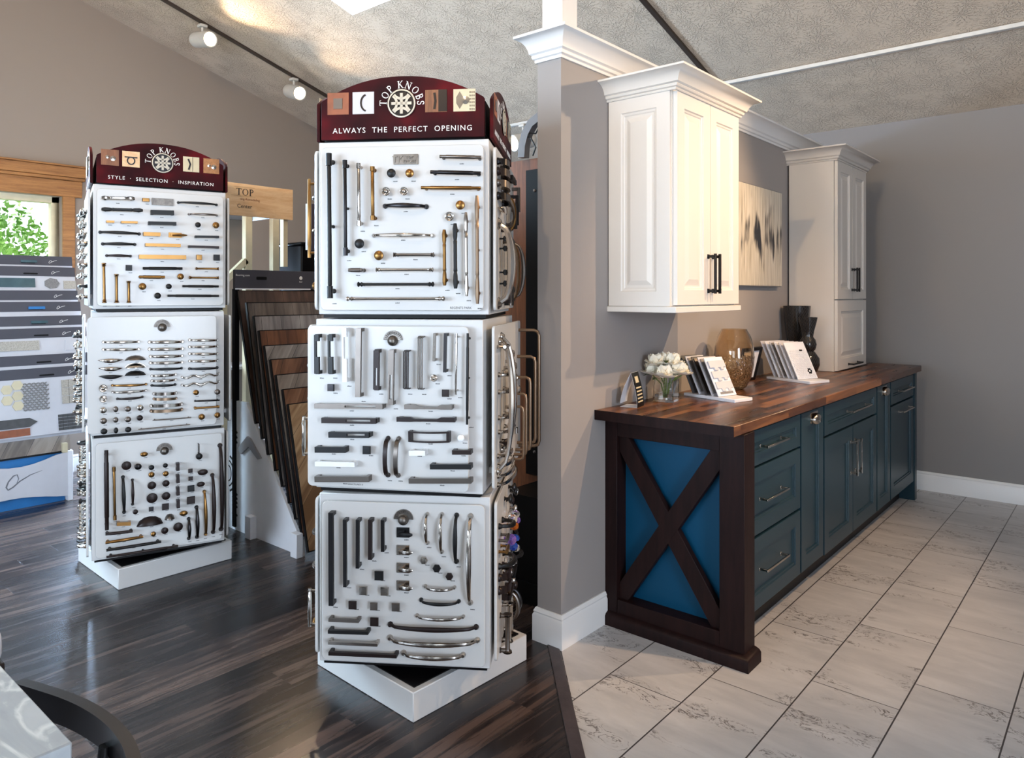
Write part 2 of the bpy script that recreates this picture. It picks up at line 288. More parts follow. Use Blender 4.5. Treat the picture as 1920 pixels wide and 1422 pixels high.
# ------------------------------------------------------------------ mesh helpers
class MB:
    def __init__(s, X=None): s.v = []; s.f = []; s.X = X or Matrix.Identity(4)
    def add(s, vs, fs):
        b = len(s.v); s.v += [s.X @ Vector(q) for q in vs]; s.f += [[b+i for i in q] for q in fs]; return s
    def box(s, a, b):
        (x0, y0, z0), (x1, y1, z1) = a, b
        return s.add([(x0, y0, z0), (x1, y0, z0), (x1, y1, z0), (x0, y1, z0), (x0, y0, z1), (x1, y0, z1), (x1, y1, z1), (x0, y1, z1)],
                     [(0, 3, 2, 1), (4, 5, 6, 7), (0, 1, 5, 4), (1, 2, 6, 5), (2, 3, 7, 6), (3, 0, 4, 7)])
    def prism(s, poly, d0, d1, axis='y'):
        """poly in the other two axes, extruded along axis"""
        def P(p, d): return {'y': (p[0], d, p[1]), 'x': (d, p[0], p[1]), 'z': (p[0], p[1], d)}[axis]
        n = len(poly); vs = [P(p, d0) for p in poly]+[P(p, d1) for p in poly]
        return s.add(vs, [list(range(n))[::-1], list(range(n, 2*n))]+[(i, (i+1) % n, n+(i+1) % n, n+i) for i in range(n)])
    def lathe(s, prof, seg=16, c=(0, 0, 0), ax='z', sx=1., sy=1., phase=0., cap=True):
        """prof: (r, h)"""
        vs = []; fs = []; n = len(prof)
        for i in range(seg):
            a = 2*PI*i/seg+phase; ca, sa = math.cos(a)*sx, math.sin(a)*sy
            for r, h in prof:
                p = {'z': (r*ca, r*sa, h), 'y': (r*ca, -h, r*sa), 'x': (h, r*ca, r*sa)}[ax]
                vs.append((p[0]+c[0], p[1]+c[1], p[2]+c[2]))
        for i in range(seg):
            j = (i+1) % seg
            for k in range(n-1): fs.append((i*n+k, j*n+k, j*n+k+1, i*n+k+1))
        if prof[0][0] > 1e-6 and cap: fs.append([i*n for i in range(seg)][::-1])
        if prof[-1][0] > 1e-6 and cap: fs.append([i*n+n-1 for i in range(seg)])
        return s.add(vs, fs)
    def sweep(s, pts, side, hw, ht=None, shape='round', seg=10, cap=True):
        """pts path, side = constant axis; hw half width along side, ht half thickness along normal"""
        pts = [Vector(p) for p in pts]; side = Vector(side).normalized(); n = len(pts)
        hw = hw if isinstance(hw, (list, tuple)) else [hw]*n; ht = hw if ht is None else (ht if isinstance(ht, (list, tuple)) else [ht]*n)
        sec = [(math.cos(2*PI*k/seg), math.sin(2*PI*k/seg)) for k in range(seg)] if shape == 'round' else [(1, 1), (-1, 1), (-1, -1), (1, -1)]
        m = len(sec); vs = []; fs = []
        for i, p in enumerate(pts):
            t = (pts[min(i+1, n-1)]-pts[max(i-1, 0)]).normalized(); nn = t.cross(side)
            if nn.length < 1e-4: nn = Vector((0, 0, 1))
            nn.normalize(); sd = nn.cross(t).normalized()
            if sd.dot(side) < 0: sd = -sd
            for a, b in sec: vs.append(tuple(p+sd*a*hw[i]+nn*b*ht[i]))
        for i in range(n-1):
            for k in range(m): fs.append((i*m+k, i*m+(k+1) % m, (i+1)*m+(k+1) % m, (i+1)*m+k))
        if cap: fs += [list(range(m))[::-1], list(range((n-1)*m, n*m))]
        return s.add(vs, fs)
    def rod(s, a, b, r, r2=None, seg=10):
        a = Vector(a); b = Vector(b); t = (b-a).normalized(); side = Vector((0, 1, 0)) if abs(t.y) < .9 else Vector((1, 0, 0))
        return s.sweep([a, b], side, [r, r if r2 is None else r2], seg=seg)
    def tube(s, pts, r, seg=8): # free path
        pts = [Vector(p) for p in pts]; n = len(pts); r = r if isinstance(r, (list, tuple)) else [r]*n; vs = []; fs = []
        up = Vector((.13, .21, .97))
        for i, p in enumerate(pts):
            t = (pts[min(i+1, n-1)]-pts[max(i-1, 0)]).normalized()
            a = t.cross(up).normalized(); up = a.cross(t).normalized(); 
            for k in range(seg):
                g = 2*PI*k/seg; vs.append(tuple(p+(a*math.cos(g)+up*math.sin(g))*r[i]))
        for i in range(n-1):
            for k in range(seg): fs.append((i*seg+k, i*seg+(k+1) % seg, (i+1)*seg+(k+1) % seg, (i+1)*seg+k))
        fs += [list(range(seg))[::-1], list(range((n-1)*seg, n*seg))]
        return s.add(vs, fs)
    def ball(s, c, r, seg=12, rings=8, sc=(1, 1, 1)):
        prof = [(r*math.sin(PI*k/rings), -r*math.cos(PI*k/rings)) for k in range(rings+1)]; prof[0] = (0, -r); prof[-1] = (0, r)
        vs = []; fs = []; n = rings+1
        for i in range(seg):
            a = 2*PI*i/seg
            for q, h in prof: vs.append((c[0]+q*math.cos(a)*sc[0], c[1]+q*math.sin(a)*sc[1], c[2]+h*sc[2]))
        for i in range(seg):
            for k in range(rings): fs.append((i*n+k, ((i+1) % seg)*n+k, ((i+1) % seg)*n+k+1, i*n+k+1))
        return s.add(vs, fs)
    def nested(s, w, h, loops, back=0.0):
        """panel of width w (x), height h (z) seen from -y; loops (inset, y) stepping inwards; back plane at y=back"""
        vs = []; fs = []
        L = [(0, back)]+list(loops)
        for ins, y in L:
            vs += [(ins, y, ins), (w-ins, y, ins), (w-ins, y, h-ins), (ins, y, h-ins)]
        for i in range(len(L)-1):
            for k in range(4): fs.append((i*4+k, i*4+(k+1) % 4, (i+1)*4+(k+1) % 4, (i+1)*4+k))
        n = len(L)-1; fs.append((n*4, n*4+1, n*4+2, n*4+3)); fs.append((3, 2, 1, 0))
        return s.add(vs, fs)
    def profile(s, path, prof, closed=False):
        """path of (x,y); prof (out, z); out is to the right of travel; mitred corners"""
        n = len(path); m = len(prof); vs = []; fs = []; P = [Vector(p) for p in path]
        nor = lambda a, b: Vector(((b-a).y, -(b-a).x)).normalized()
        for i in range(n):
            if closed or 0 < i < n-1:
                a = nor(P[i-1], P[i]); b = nor(P[i], P[(i+1) % n]); q = (a+b)/(1+a.dot(b))
            else: q = nor(P[0], P[1]) if i == 0 else nor(P[-2], P[-1])
            for o, z in prof: vs.append((P[i].x+q.x*o, P[i].y+q.y*o, z))
        for i in range(n if closed else n-1):
            j = (i+1) % n
            for k in range(m): fs.append((i*m+k, i*m+(k+1) % m, j*m+(k+1) % m, j*m+k))
        if not closed: fs += [list(range(m)), list(range((n-1)*m, n*m))[::-1]]
        return s.add(vs, fs)
    def build(s, name, mat, parent=None, smooth=True, bevel=0.0, loc=None, rot=None, seg=1):
        me = bpy.data.meshes.new(name); bm = bmesh.new(); vs = [bm.verts.new(v) for v in s.v]
        for f in s.f:
            try: bm.faces.new([vs[i] for i in f])
            except ValueError: pass
        bmesh.ops.remove_doubles(bm, verts=bm.verts, dist=1e-6)
        bmesh.ops.recalc_face_normals(bm, faces=bm.faces)
        if bevel: bmesh.ops.bevel(bm, geom=[e for e in bm.edges if len(e.link_faces) == 2 and e.calc_face_angle(0) > .7], offset=bevel, segments=seg, profile=.5, affect='EDGES', clamp_overlap=True)
        bm.to_mesh(me); bm.free()
        if smooth:
            me.polygons.foreach_set('use_smooth', [True]*len(me.polygons)); me.set_sharp_from_angle(angle=math.radians(38))
        o = bpy.data.objects.new(name, me); COL.objects.link(o)
        for m_ in (mat if isinstance(mat, (list, tuple)) else [mat]): me.materials.append(M[m_] if isinstance(m_, str) else m_)
        if parent is not None: o.parent = parent
        if loc: o.location = loc
        if rot: o.rotation_euler = rot
        return o
def tag(o, label, cat, group=None, kind=None):
    o['label'] = label; o['category'] = cat
    if group: o['group'] = group
    if kind: o['kind'] = kind
    return o
def struct(o): o['kind'] = 'structure'; return o
def thing(name, label, cat, loc=(0, 0, 0), rz=0.0, group=None):
    o = bpy.data.objects.new(name, None); COL.objects.link(o); o.location = loc; o.rotation_euler = (0, 0, rz); o.empty_display_size = .1
    return tag(o, label, cat, group)
def text_mesh(txt, size, ext=.0006, spacing=1.0, align='CENTER'):
    cu = bpy.data.curves.new('t', 'FONT'); cu.body = txt; cu.size = size; cu.extrude = ext; cu.align_x = align; cu.space_character = spacing; cu.resolution_u = 3
    o = bpy.data.objects.new('t', cu); COL.objects.link(o); dg = bpy.context.evaluated_depsgraph_get(); dg.update()
    me = bpy.data.meshes.new_from_object(o.evaluated_get(dg)); bpy.data.objects.remove(o); bpy.data.curves.remove(cu)
    return [tuple(v.co) for v in me.vertices], [tuple(p.vertices) for p in me.polygons]
def put_text(mb, txt, size, x, y, z, ext=.0006, spacing=1.0, align='CENTER', sx=1.0):
    """text lying in the XZ plane, read from -Y"""
    vs, fs = text_mesh(txt, size, ext, spacing, align)
    return mb.add([(x+v[0]*sx, y-v[2], z+v[1]) for v in vs], fs)
# serif capitals drawn as strokes in a unit cell (width, strokes); stroke = (points, width) 
def arcpts(cx, cy, rx, ry, a0, a1, n=12): return [(cx+rx*math.cos(math.radians(a0+(a1-a0)*i/n)), cy+ry*math.sin(math.radians(a0+(a1-a0)*i/n))) for i in range(n+1)]
TK, TN = .15, .07
def sf(x, y, h=.17): return ([(x-h, y), (x+h, y)], .045)
SERIF = {
 'T': (.8, [([(.4, 0), (.4, .97)], TK), ([(.02, .965), (.78, .965)], TN), ([(.04, .8), (.04, 1)], .05), ([(.76, .8), (.76, 1)], .05), sf(.4, .02)]),
 'O': (.95, [('ring', .475, .5, .44, .5, .31, .44)]),
 'P': (.68, [([(.18, 0), (.18, 1)], TK), (arcpts(.3, .74, .3, .235, 90, -90), .11), ([(.1, .975), (.32, .975)], TN), ([(.18, .505), (.32, .505)], TN), sf(.18, .02), sf(.1, .98, .08)]),
 'K': (.85, [([(.18, 0), (.18, 1)], TK), ([(.22, .45), (.7, .98)], TN), ([(.34, .58), (.76, .02)], .14), sf(.18, .02), sf(.18, .98), sf(.72, .98, .12), sf(.78, .02, .12)]),
 'N': (.95, [([(.16, 0), (.16, 1)], TN), ([(.14, .98), (.8, .02)], .15), ([(.8, 0), (.8, 1)], TN), sf(.14, .02), sf(.1, .98, .1), sf(.8, .98)]),
 'B': (.72, [([(.18, 0), (.18, 1)], TK), (arcpts(.32, .76, .24, .215, 90, -90), .11), (arcpts(.32, .27, .31, .245, 90, -90), .12), ([(.06, .98), (.34, .98)], TN), ([(.18, .53), (.34, .53)], TN), ([(.06, .02), (.34, .02)], TN)]),
 'S': (.6, [(arcpts(.3, .75, .21, .215, 20, 270, 12)+arcpts(.3, .27, .23, .235, 90, -160, 12)[1:], .11), ([(.5, .72), (.5, .97)], .05), ([(.07, .03), (.07, .3)], .05)]),
 'C': (.85, [(arcpts(.46, .5, .38, .46, 45, 315, 14), .12), ([(.74, .72), (.74, .97)], .05)]),
}
def glyph(mb, ch, place, ext=.0012):
    """place(u,v) -> (x,z) ; flat raised strokes"""
    for st in SERIF[ch][1]:
        if st[0] == 'ring':
            _, cx, cy, ax_, ay, bx, by = st; n = 20; A = arcpts(cx, cy, ax_, ay, 0, 360, n)[:-1]; B = arcpts(cx, cy, bx, by, 0, 360, n)[:-1]
            vs = []; fs = []
            for q in A+B: X, Y, Z = place(*q); vs.append((X, Y, Z))
            for q in A+B: X, Y, Z = place(*q); vs.append((X, Y-ext, Z))
            for i in range(n):
                j = (i+1) % n
                fs += [(2*n+i, 2*n+j, 3*n+j, 3*n+i), (i, j, 2*n+j, 2*n+i), (n+i, n+j, 3*n+j, 3*n+i), (i, j, n+j, n+i)]
            mb.add(vs, fs); continue
        pts, w_ = st; pts = [Vector(p) for p in pts]; n = len(pts); L = []; R_ = []
        for i, p in enumerate(pts):
            t = (pts[min(i+1, n-1)]-pts[max(i-1, 0)]).normalized(); nn = Vector((-t.y, t.x))*w_/2; L.append(p+nn); R_.append(p-nn)
        vs = []; fs = []
        for dy in (0, ext):
            for q in L+R_: X, Y, Z = place(q.x, q.y); vs.append((X, Y-dy, Z))
        for i in range(n-1):
            fs += [(2*n+i, 2*n+i+1, 3*n+i+1, 3*n+i), (i, i+1, 2*n+i+1, 2*n+i), (n+i, n+i+1, 3*n+i+1, 3*n+i), (i, i+1, n+i+1, n+i)]
        fs += [(0, n, 3*n, 2*n), (n-1, 2*n-1, 4*n-1, 3*n-1)]
        mb.add(vs, fs)
def rrect(x0, z0, x1, z1, r, n=5):
    out = []
    for cx, cz, a in ((x1-r, z1-r, 0), (x0+r, z1-r, 90), (x0+r, z0+r, 180), (x1-r, z0+r, 270)):
        out += [(cx+r*math.cos(math.radians(a+90*k/n)), cz+r*math.sin(math.radians(a+90*k/n))) for k in range(n+1)]
    return out

# ------------------------------------------------------------------ the room
def zc(y): return 4.45-.29*y if y >= .5 else 4.305-.29*(.5-y)
struct(MB().prism([(-1.757, 2.36), (-1.757, 6.0), (-6.5, 6.0), (-6.5, -4), (3.3, -4), (3.3, -3.0), (-1.29, 1.853)][::-1], -.1, 0, 'z').build('floor', 'floorwood', smooth=False))
struct(MB().prism([(-1.757, 2.36), (-1.29, 1.853), (3.3, -3.0), (3.3, 6.0), (-1.757, 6.0)], -.1, 0, 'z').build('floor', 'tile', smooth=False))
d = Vector((3.3+1.79, -3.0-2.385)).normalized(); n_ = Vector((-d.y, d.x))*-1
p0 = Vector((-1.79, 2.385)); p1 = Vector((3.28, -2.98))
struct(MB().prism([tuple(p0), tuple(p1), tuple(p1+n_*.045), tuple(p0+n_*.045)], 0, .006, 'z').build('trim_1', 'strip', bevel=.002))
struct(MB().prism([(-4.15, zc(-4.15)), (.5, zc(.5)), (6.15, zc(6.15)), (6.15, zc(6.15)+.15), (.5, zc(.5)+.15), (-4.15, zc(-4.15)+.15)], -6.65, 3.45, 'x').build('ceiling', 'ceil', smooth=False))
wl = MB()
wy0, wy1, wz0, wz1 = -1.4, 2.10, .93, 2.20
wl.prism([(-4.15, -.1), (6.15, -.1), (6.15, .38), (-4.15, .38)], -6.65, -6.5, 'x'); wl.prism([(-4.15, .38), (2.55, .38), (2.55, wz0), (-4.15, wz0)], -6.65, -6.5, 'x'); wl.prism([(3.35, .38), (6.15, .38), (6.15, wz0), (3.35, wz0)], -6.65, -6.5, 'x')
wl.prism([(-4.15, wz0), (wy0, wz0), (wy0, wz1), (-4.15, wz1)], -6.65, -6.5, 'x')
wl.prism([(wy1, wz0), (2.55, wz0), (2.55, wz1), (wy1, wz1)], -6.65, -6.5, 'x'); wl.prism([(3.35, wz0), (6.15, wz0), (6.15, wz1), (3.35, wz1)], -6.65, -6.5, 'x'); wl.prism([(2.55, 1.93), (3.35, 1.93), (3.35, wz1), (2.55, wz1)], -6.65, -6.5, 'x')
wl.prism([(-4.15, wz1), (6.15, wz1), (6.15, zc(6.15)), (.5, zc(.5)), (-4.15, zc(-4.15))], -6.65, -6.5, 'x')
struct(wl.build('wall_left', 'wall', smooth=False))
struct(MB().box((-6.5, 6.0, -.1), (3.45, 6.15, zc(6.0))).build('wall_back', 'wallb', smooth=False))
wf = MB()
for a, b in (((-6.5, -.1), (-3.6, 3.0)), ((-.6, -.1), (.3, 3.0)), ((2.3, -.1), (3.45, 3.0))): wf.box((a[0], -4.15, a[1]), (b[0], -4.0, zc(-4.0)))
wf.box((-3.6, -4.15, -.1), (-.6, -4.0, .85)); wf.box((-3.6, -4.15, 2.35), (-.6, -4.0, zc(-4.0))); wf.box((.3, -4.15, 2.45), (2.3, -4.0, zc(-4.0))); wf.box((.3, -4.15, -.1), (2.3, -4.0, .35))
struct(wf.build('wall_front', 'wallr', smooth=False))
struct(MB().prism([(-4.15, -.1), (6.15, -.1), (6.15, .98), (-4.15, .98)], 3.3, 3.45, 'x').prism([(-4.15, .98), (-1.65, .98), (-1.65, 2.22), (-4.15, 2.22)], 3.3, 3.45, 'x').prism([(.85, .98), (6.15, .98), (6.15, 2.22), (.85, 2.22)], 3.3, 3.45, 'x').prism([(-4.15, 2.22), (6.15, 2.22), (6.15, zc(6.15)), (.5, zc(.5)), (-4.15, zc(-4.15))], 3.3, 3.45, 'x').build('wall_right', 'wallr', smooth=False))
struct(MB().box((-1.877, 2.36, 0), (-1.757, 6.0, 2.47)).build('wall_partition', 'wallr', smooth=False))
# post rising from the partition end to the ceiling
struct(MB().prism([(2.368, 2.474), (2.47, 2.474), (2.47, zc(2.47)), (2.368, zc(2.368))], -1.858, -1.757, 'x').build('trim_2', 'trimw', smooth=False))
def crown(h, o): # cove crown profile, h tall, o projection
    k = lambda a, b: (a*o, b*h)
    return [k(0, 0), k(.10, 0), k(.13, .06), k(.11, .11), k(.22, .15), k(.26, .24), k(.24, .28), k(.36, .34), k(.40, .48), k(.50, .64), k(.66, .78), k(.86, .87), k(.94, .885), k(1, .90), k(1, 1), k(0, 1)]
struct(MB().profile([(-1.877, 6.0), (-1.877, 2.36), (-1.757, 2.36), (-1.757, 6.0)], [(a, b+2.372) for a, b in crown(.108, .072)]).build('trim_3', 'trimw'))
BB = [(0, 0), (.016, 0), (.016, .105), (.011, .115), (.013, .121), (.006, .135), (0, .135)]
struct(MB().profile([(-1.877, 6.0), (-1.877, 2.36), (-1.757, 2.36), (-1.757, 2.675)], BB).build('baseboard_partition', 'trimw'))
struct(MB().profile([(-1.757, 6.0), (3.3, 6.0)], BB).build('baseboard_back', 'trimw'))
struct(MB().profile([(-6.5, -4), (-6.5, 6.0)], BB).build('baseboard_left', 'trimw'))
struct(MB().profile([(-6.5, 6.0), (-1.877, 6.0)], BB).build('baseboard_back', 'trimw'))
# left window, oak cased
win = struct(MB().box((-6.6, wy0, wz0), (-6.592, wy1, wz1)).build('window_1', 'pane', smooth=False))
f = MB()
for a, b in (((wy0-.10, wz0-.1), (wy0, wz1+.03)), ((wy1, wz0-.1), (wy1+.09, wz1+.03))): f.box((-6.5, a[0], a[1]), (-6.478, b[0], b[1]))
f.box((-6.5, wy0-.12, wz1), (-6.474, wy1+.14, wz1+.13)); f.box((-6.5, wy0-.12, wz1+.13), (-6.455, wy1+.155, wz1+.155)); f.box((-6.5, wy0-.12, wz1+.155), (-6.44, wy1+.17, wz1+.235)); f.box((-6.5, wy0-.12, wz1+.235), (-6.43, wy1+.18, wz1+.25))
f.box((-6.5, wy0-.12, wz0-.1), (-6.46, wy1+.12, wz0)); f.box((-6.5, wy0-.12, wz0-.02), (-6.42, wy1+.12, wz0))
f.build('window_casing', 'oak', win, bevel=.003)
f = MB()
for y in (wy0, -.2, .9, wy1-.055): f.box((-6.64, y, wz0), (-6.56, y+.055, wz1))
f.box((-6.64, wy0, wz0), (-6.56, wy1, wz0+.05)); f.box((-6.64, wy0, wz1-.05), (-6.56, wy1, wz1))
f.build('window_sash', 'cream', win, bevel=.003)
w3 = struct(MB().box((-6.6, 2.55, .38), (-6.592, 3.35, 1.93)).build('added_window', 'pane', smooth=False))  # hidden window added to go with the glare light behind the tower
f = MB()
for a, b in (((2.55, .38), (2.60, 1.93)), ((3.30, .38), (3.35, 1.93)), ((2.6, .38), (3.3, .43)), ((2.6, 1.88), (3.3, 1.93))): f.box((-6.64, a[0], a[1]), (-6.54, b[0], b[1]))
f.build('window_sash', 'cream', w3)
# skylight panel let into the slope
sk = MB(); 
for (x0, x1, y0, y1, k, nm) in ((-4.38, -3.2, 2.2, 3.325, 0, 'skylt'),):
    sk.prism([(y0, zc(y0)-.004), (y1, zc(y1)-.004), (y1, zc(y1)-.012), (y0, zc(y0)-.012)], x0, x1, 'x')
skw = struct(sk.build('window_2', 'skylt', smooth=False))
# outdoors
tag(MB().box((-16, -8, -.3), (-6.7, 12, -.2)).build('lawn', 'grass', smooth=False), 'green lawn outside the left window', 'lawn', kind='stuff')
random.seed(5)
tr = thing('tree', 'leafy green tree seen through the left window', 'tree', (-10.5, 2.1, -.2))
MB().tube([(0, 0, 0), (.05, .05, .8), (0, 0, 1.6)], [.14, .11, .07]).build('trunk', 'bark', tr)
lf = MB()
for i in range(7000):
    a = random.uniform(0, 2*PI); b = math.acos(random.uniform(-1, 1)); r = 1.25*random.uniform(.55, 1)**.5
    r *= 1+.25*math.sin(3*a+2)*math.sin(2*b)
    c = Vector((r*math.sin(b)*math.cos(a), r*math.sin(b)*math.sin(a), 1.6+1.0*r*math.cos(b)))
    u = Vector((random.gauss(0, 1), random.gauss(0, 1), random.gauss(0, 1))).normalized(); v_ = u.orthogonal().normalized(); s_ = random.uniform(.03, .06)
    w3 = u.cross(v_)*.004
    lf.add([c-u*s_, c+v_*s_*.5+w3, c+u*s_, c-v_*s_*.5+w3], [(0, 1, 2, 3)])
lv = lf.build('foliage', 'foliage', tr, smooth=False)

# ------------------------------------------------------------------ track lighting
def track_light(loc, target, label, power=30, ang=80, stem=.12, col=(1, .74, .47), name='track_light', length=.23, r=.062):
    t = thing(name, label, 'light', loc)
    q = (Vector(target)-Vector(loc)-Vector((0, 0, -stem))); q.normalize()
    MB().box((-.03, -.03, -.022), (.03, .03, 0)).build('track_adapter', 'track', t, bevel=.003)
    MB().rod((0, 0, -.02), (0, 0, -stem+.02), .009).build('stem', 'track', t)
    R_ = q.to_track_quat('Z', 'Y').to_matrix().to_4x4(); R_.translation = Vector((0, 0, -stem))
    MB(R_).lathe([(0, -length*.55), (r*.75, -length*.52), (r*.95, -length*.42), (r, -length*.3), (r, length*.5), (r*.88, length*.5), (r*.8, length*.38), (0, length*.38)], 20).build('lamp_housing', 'track', t)
    MB(R_).lathe([(0, length*.40), (r*.8, length*.40), (r*.8, length*.42), (0, length*.445)], 20).build('lamp_lens', 'lens', t)
    p = Vector(loc)+Vector((0, 0, -stem))+q*length*.56
    spot('spot', p, target, power, ang, col=col); return t
def rail(label, pts, w_=.034, h=.02, mat='track'):
    m = MB()
    P0, P1 = pts
    if abs(P0[0]-P1[0]) < 1e-6:
        x = P0[0]; m.prism([(P0[1], zc(P0[1])), (P1[1], zc(P1[1])), (P1[1], zc(P1[1])-h), (P0[1], zc(P0[1])-h)], x-w_/2, x+w_/2, 'x')
    else: m.box((P0[0], P0[1]-w_/2, zc(P0[1])-h-.008), (P1[0], P0[1]+w_/2, zc(P0[1])-.003))
    return tag(m.build('track_rail', mat, bevel=.002), label, 'lighting track')
rail('dark track rail running down the sloped ceiling above the far left wall', ((-5.72, .6), (-5.72, 5.04)), mat='trackd')
rail('white track rail crossing the ceiling near the back wall', ((-5.6, 5.07), (3.2, 5.07)))
rail('dark track rail on the ceiling above the partition and cabinets', ((-2.36, .8), (-2.36, 5.04)), mat='trackd')
rail('white track rail on the ceiling over the tile floor', ((.6, .6), (.6, 5.04)))
def zt(y): return zc(y)-.026
track_light((-5.72, 2.86, zt(2.86)), (-4.4, 2.95, zt(2.86)-.36), 'white cylinder spotlight glowing on the dark rail, nearer the top left', 50, 100)
track_light((-5.72, 3.70, zt(3.70)), (-4.7, 3.6, zt(3.7)-.44), 'white cylinder spotlight glowing on the dark rail, just left of the front tower header', 55, 95)
track_light((-4.20, 5.07, zc(5.07)-.028), (-4.5, 3.9, 2.45), 'white cone spotlight on the far rail, right of the front tower header', 40, 90, stem=.15, r=.075, length=.22)
# further heads of the same rails, over the tile floor; those behind the viewer are added ceiling wash
track_light((.6, 4.55, zt(4.55)), (-1.5, 3.15, 1.75), 'spotlight over the tile floor aimed at the white wall cabinet', 235, 60, col=(1, .70, .42))
track_light((.6, 3.3, zt(3.3)), (-1.5, 3.6, .9), 'spotlight over the tile floor aimed at the countertop middle', 230, 62, col=(1, .64, .36))
track_light((-5.72, 1.3, zt(1.3)), (-4.1, 1.75, 1.2), 'spotlight on the dark rail aimed at the far display tower', 60, 60)
track_light((-2.36, 1.2, zt(1.2)), (-2.5, 5.9, 1.6), 'spotlight on the rail aimed over the partition', 60, 70)
track_light((.6, 1.3, zt(1.3)), (-2.0, 1.8, 1.3), 'spotlight over the tile floor aimed at the front display tower', 25, 50)
rail('white track rail on the ceiling slope behind the viewer', ((-3.2, -1.2), (2.4, -1.2)))  # unseen rail and three heads, added to fill the ceiling with warm light
for x_, tx, w_ in ((-2.6, -4.6, 160), (-.6, -2.2, 230), (1.6, 2.2, 120)):
    track_light((x_, -1.2, zc(-1.2)-.035), (tx, 2.0, 4.3), 'track spotlight on the rear rail aimed up at the ceiling, '+{-2.6: 'leftmost', -.6: 'middle', 1.6: 'rightmost'}[x_]+' of three', w_, 100)

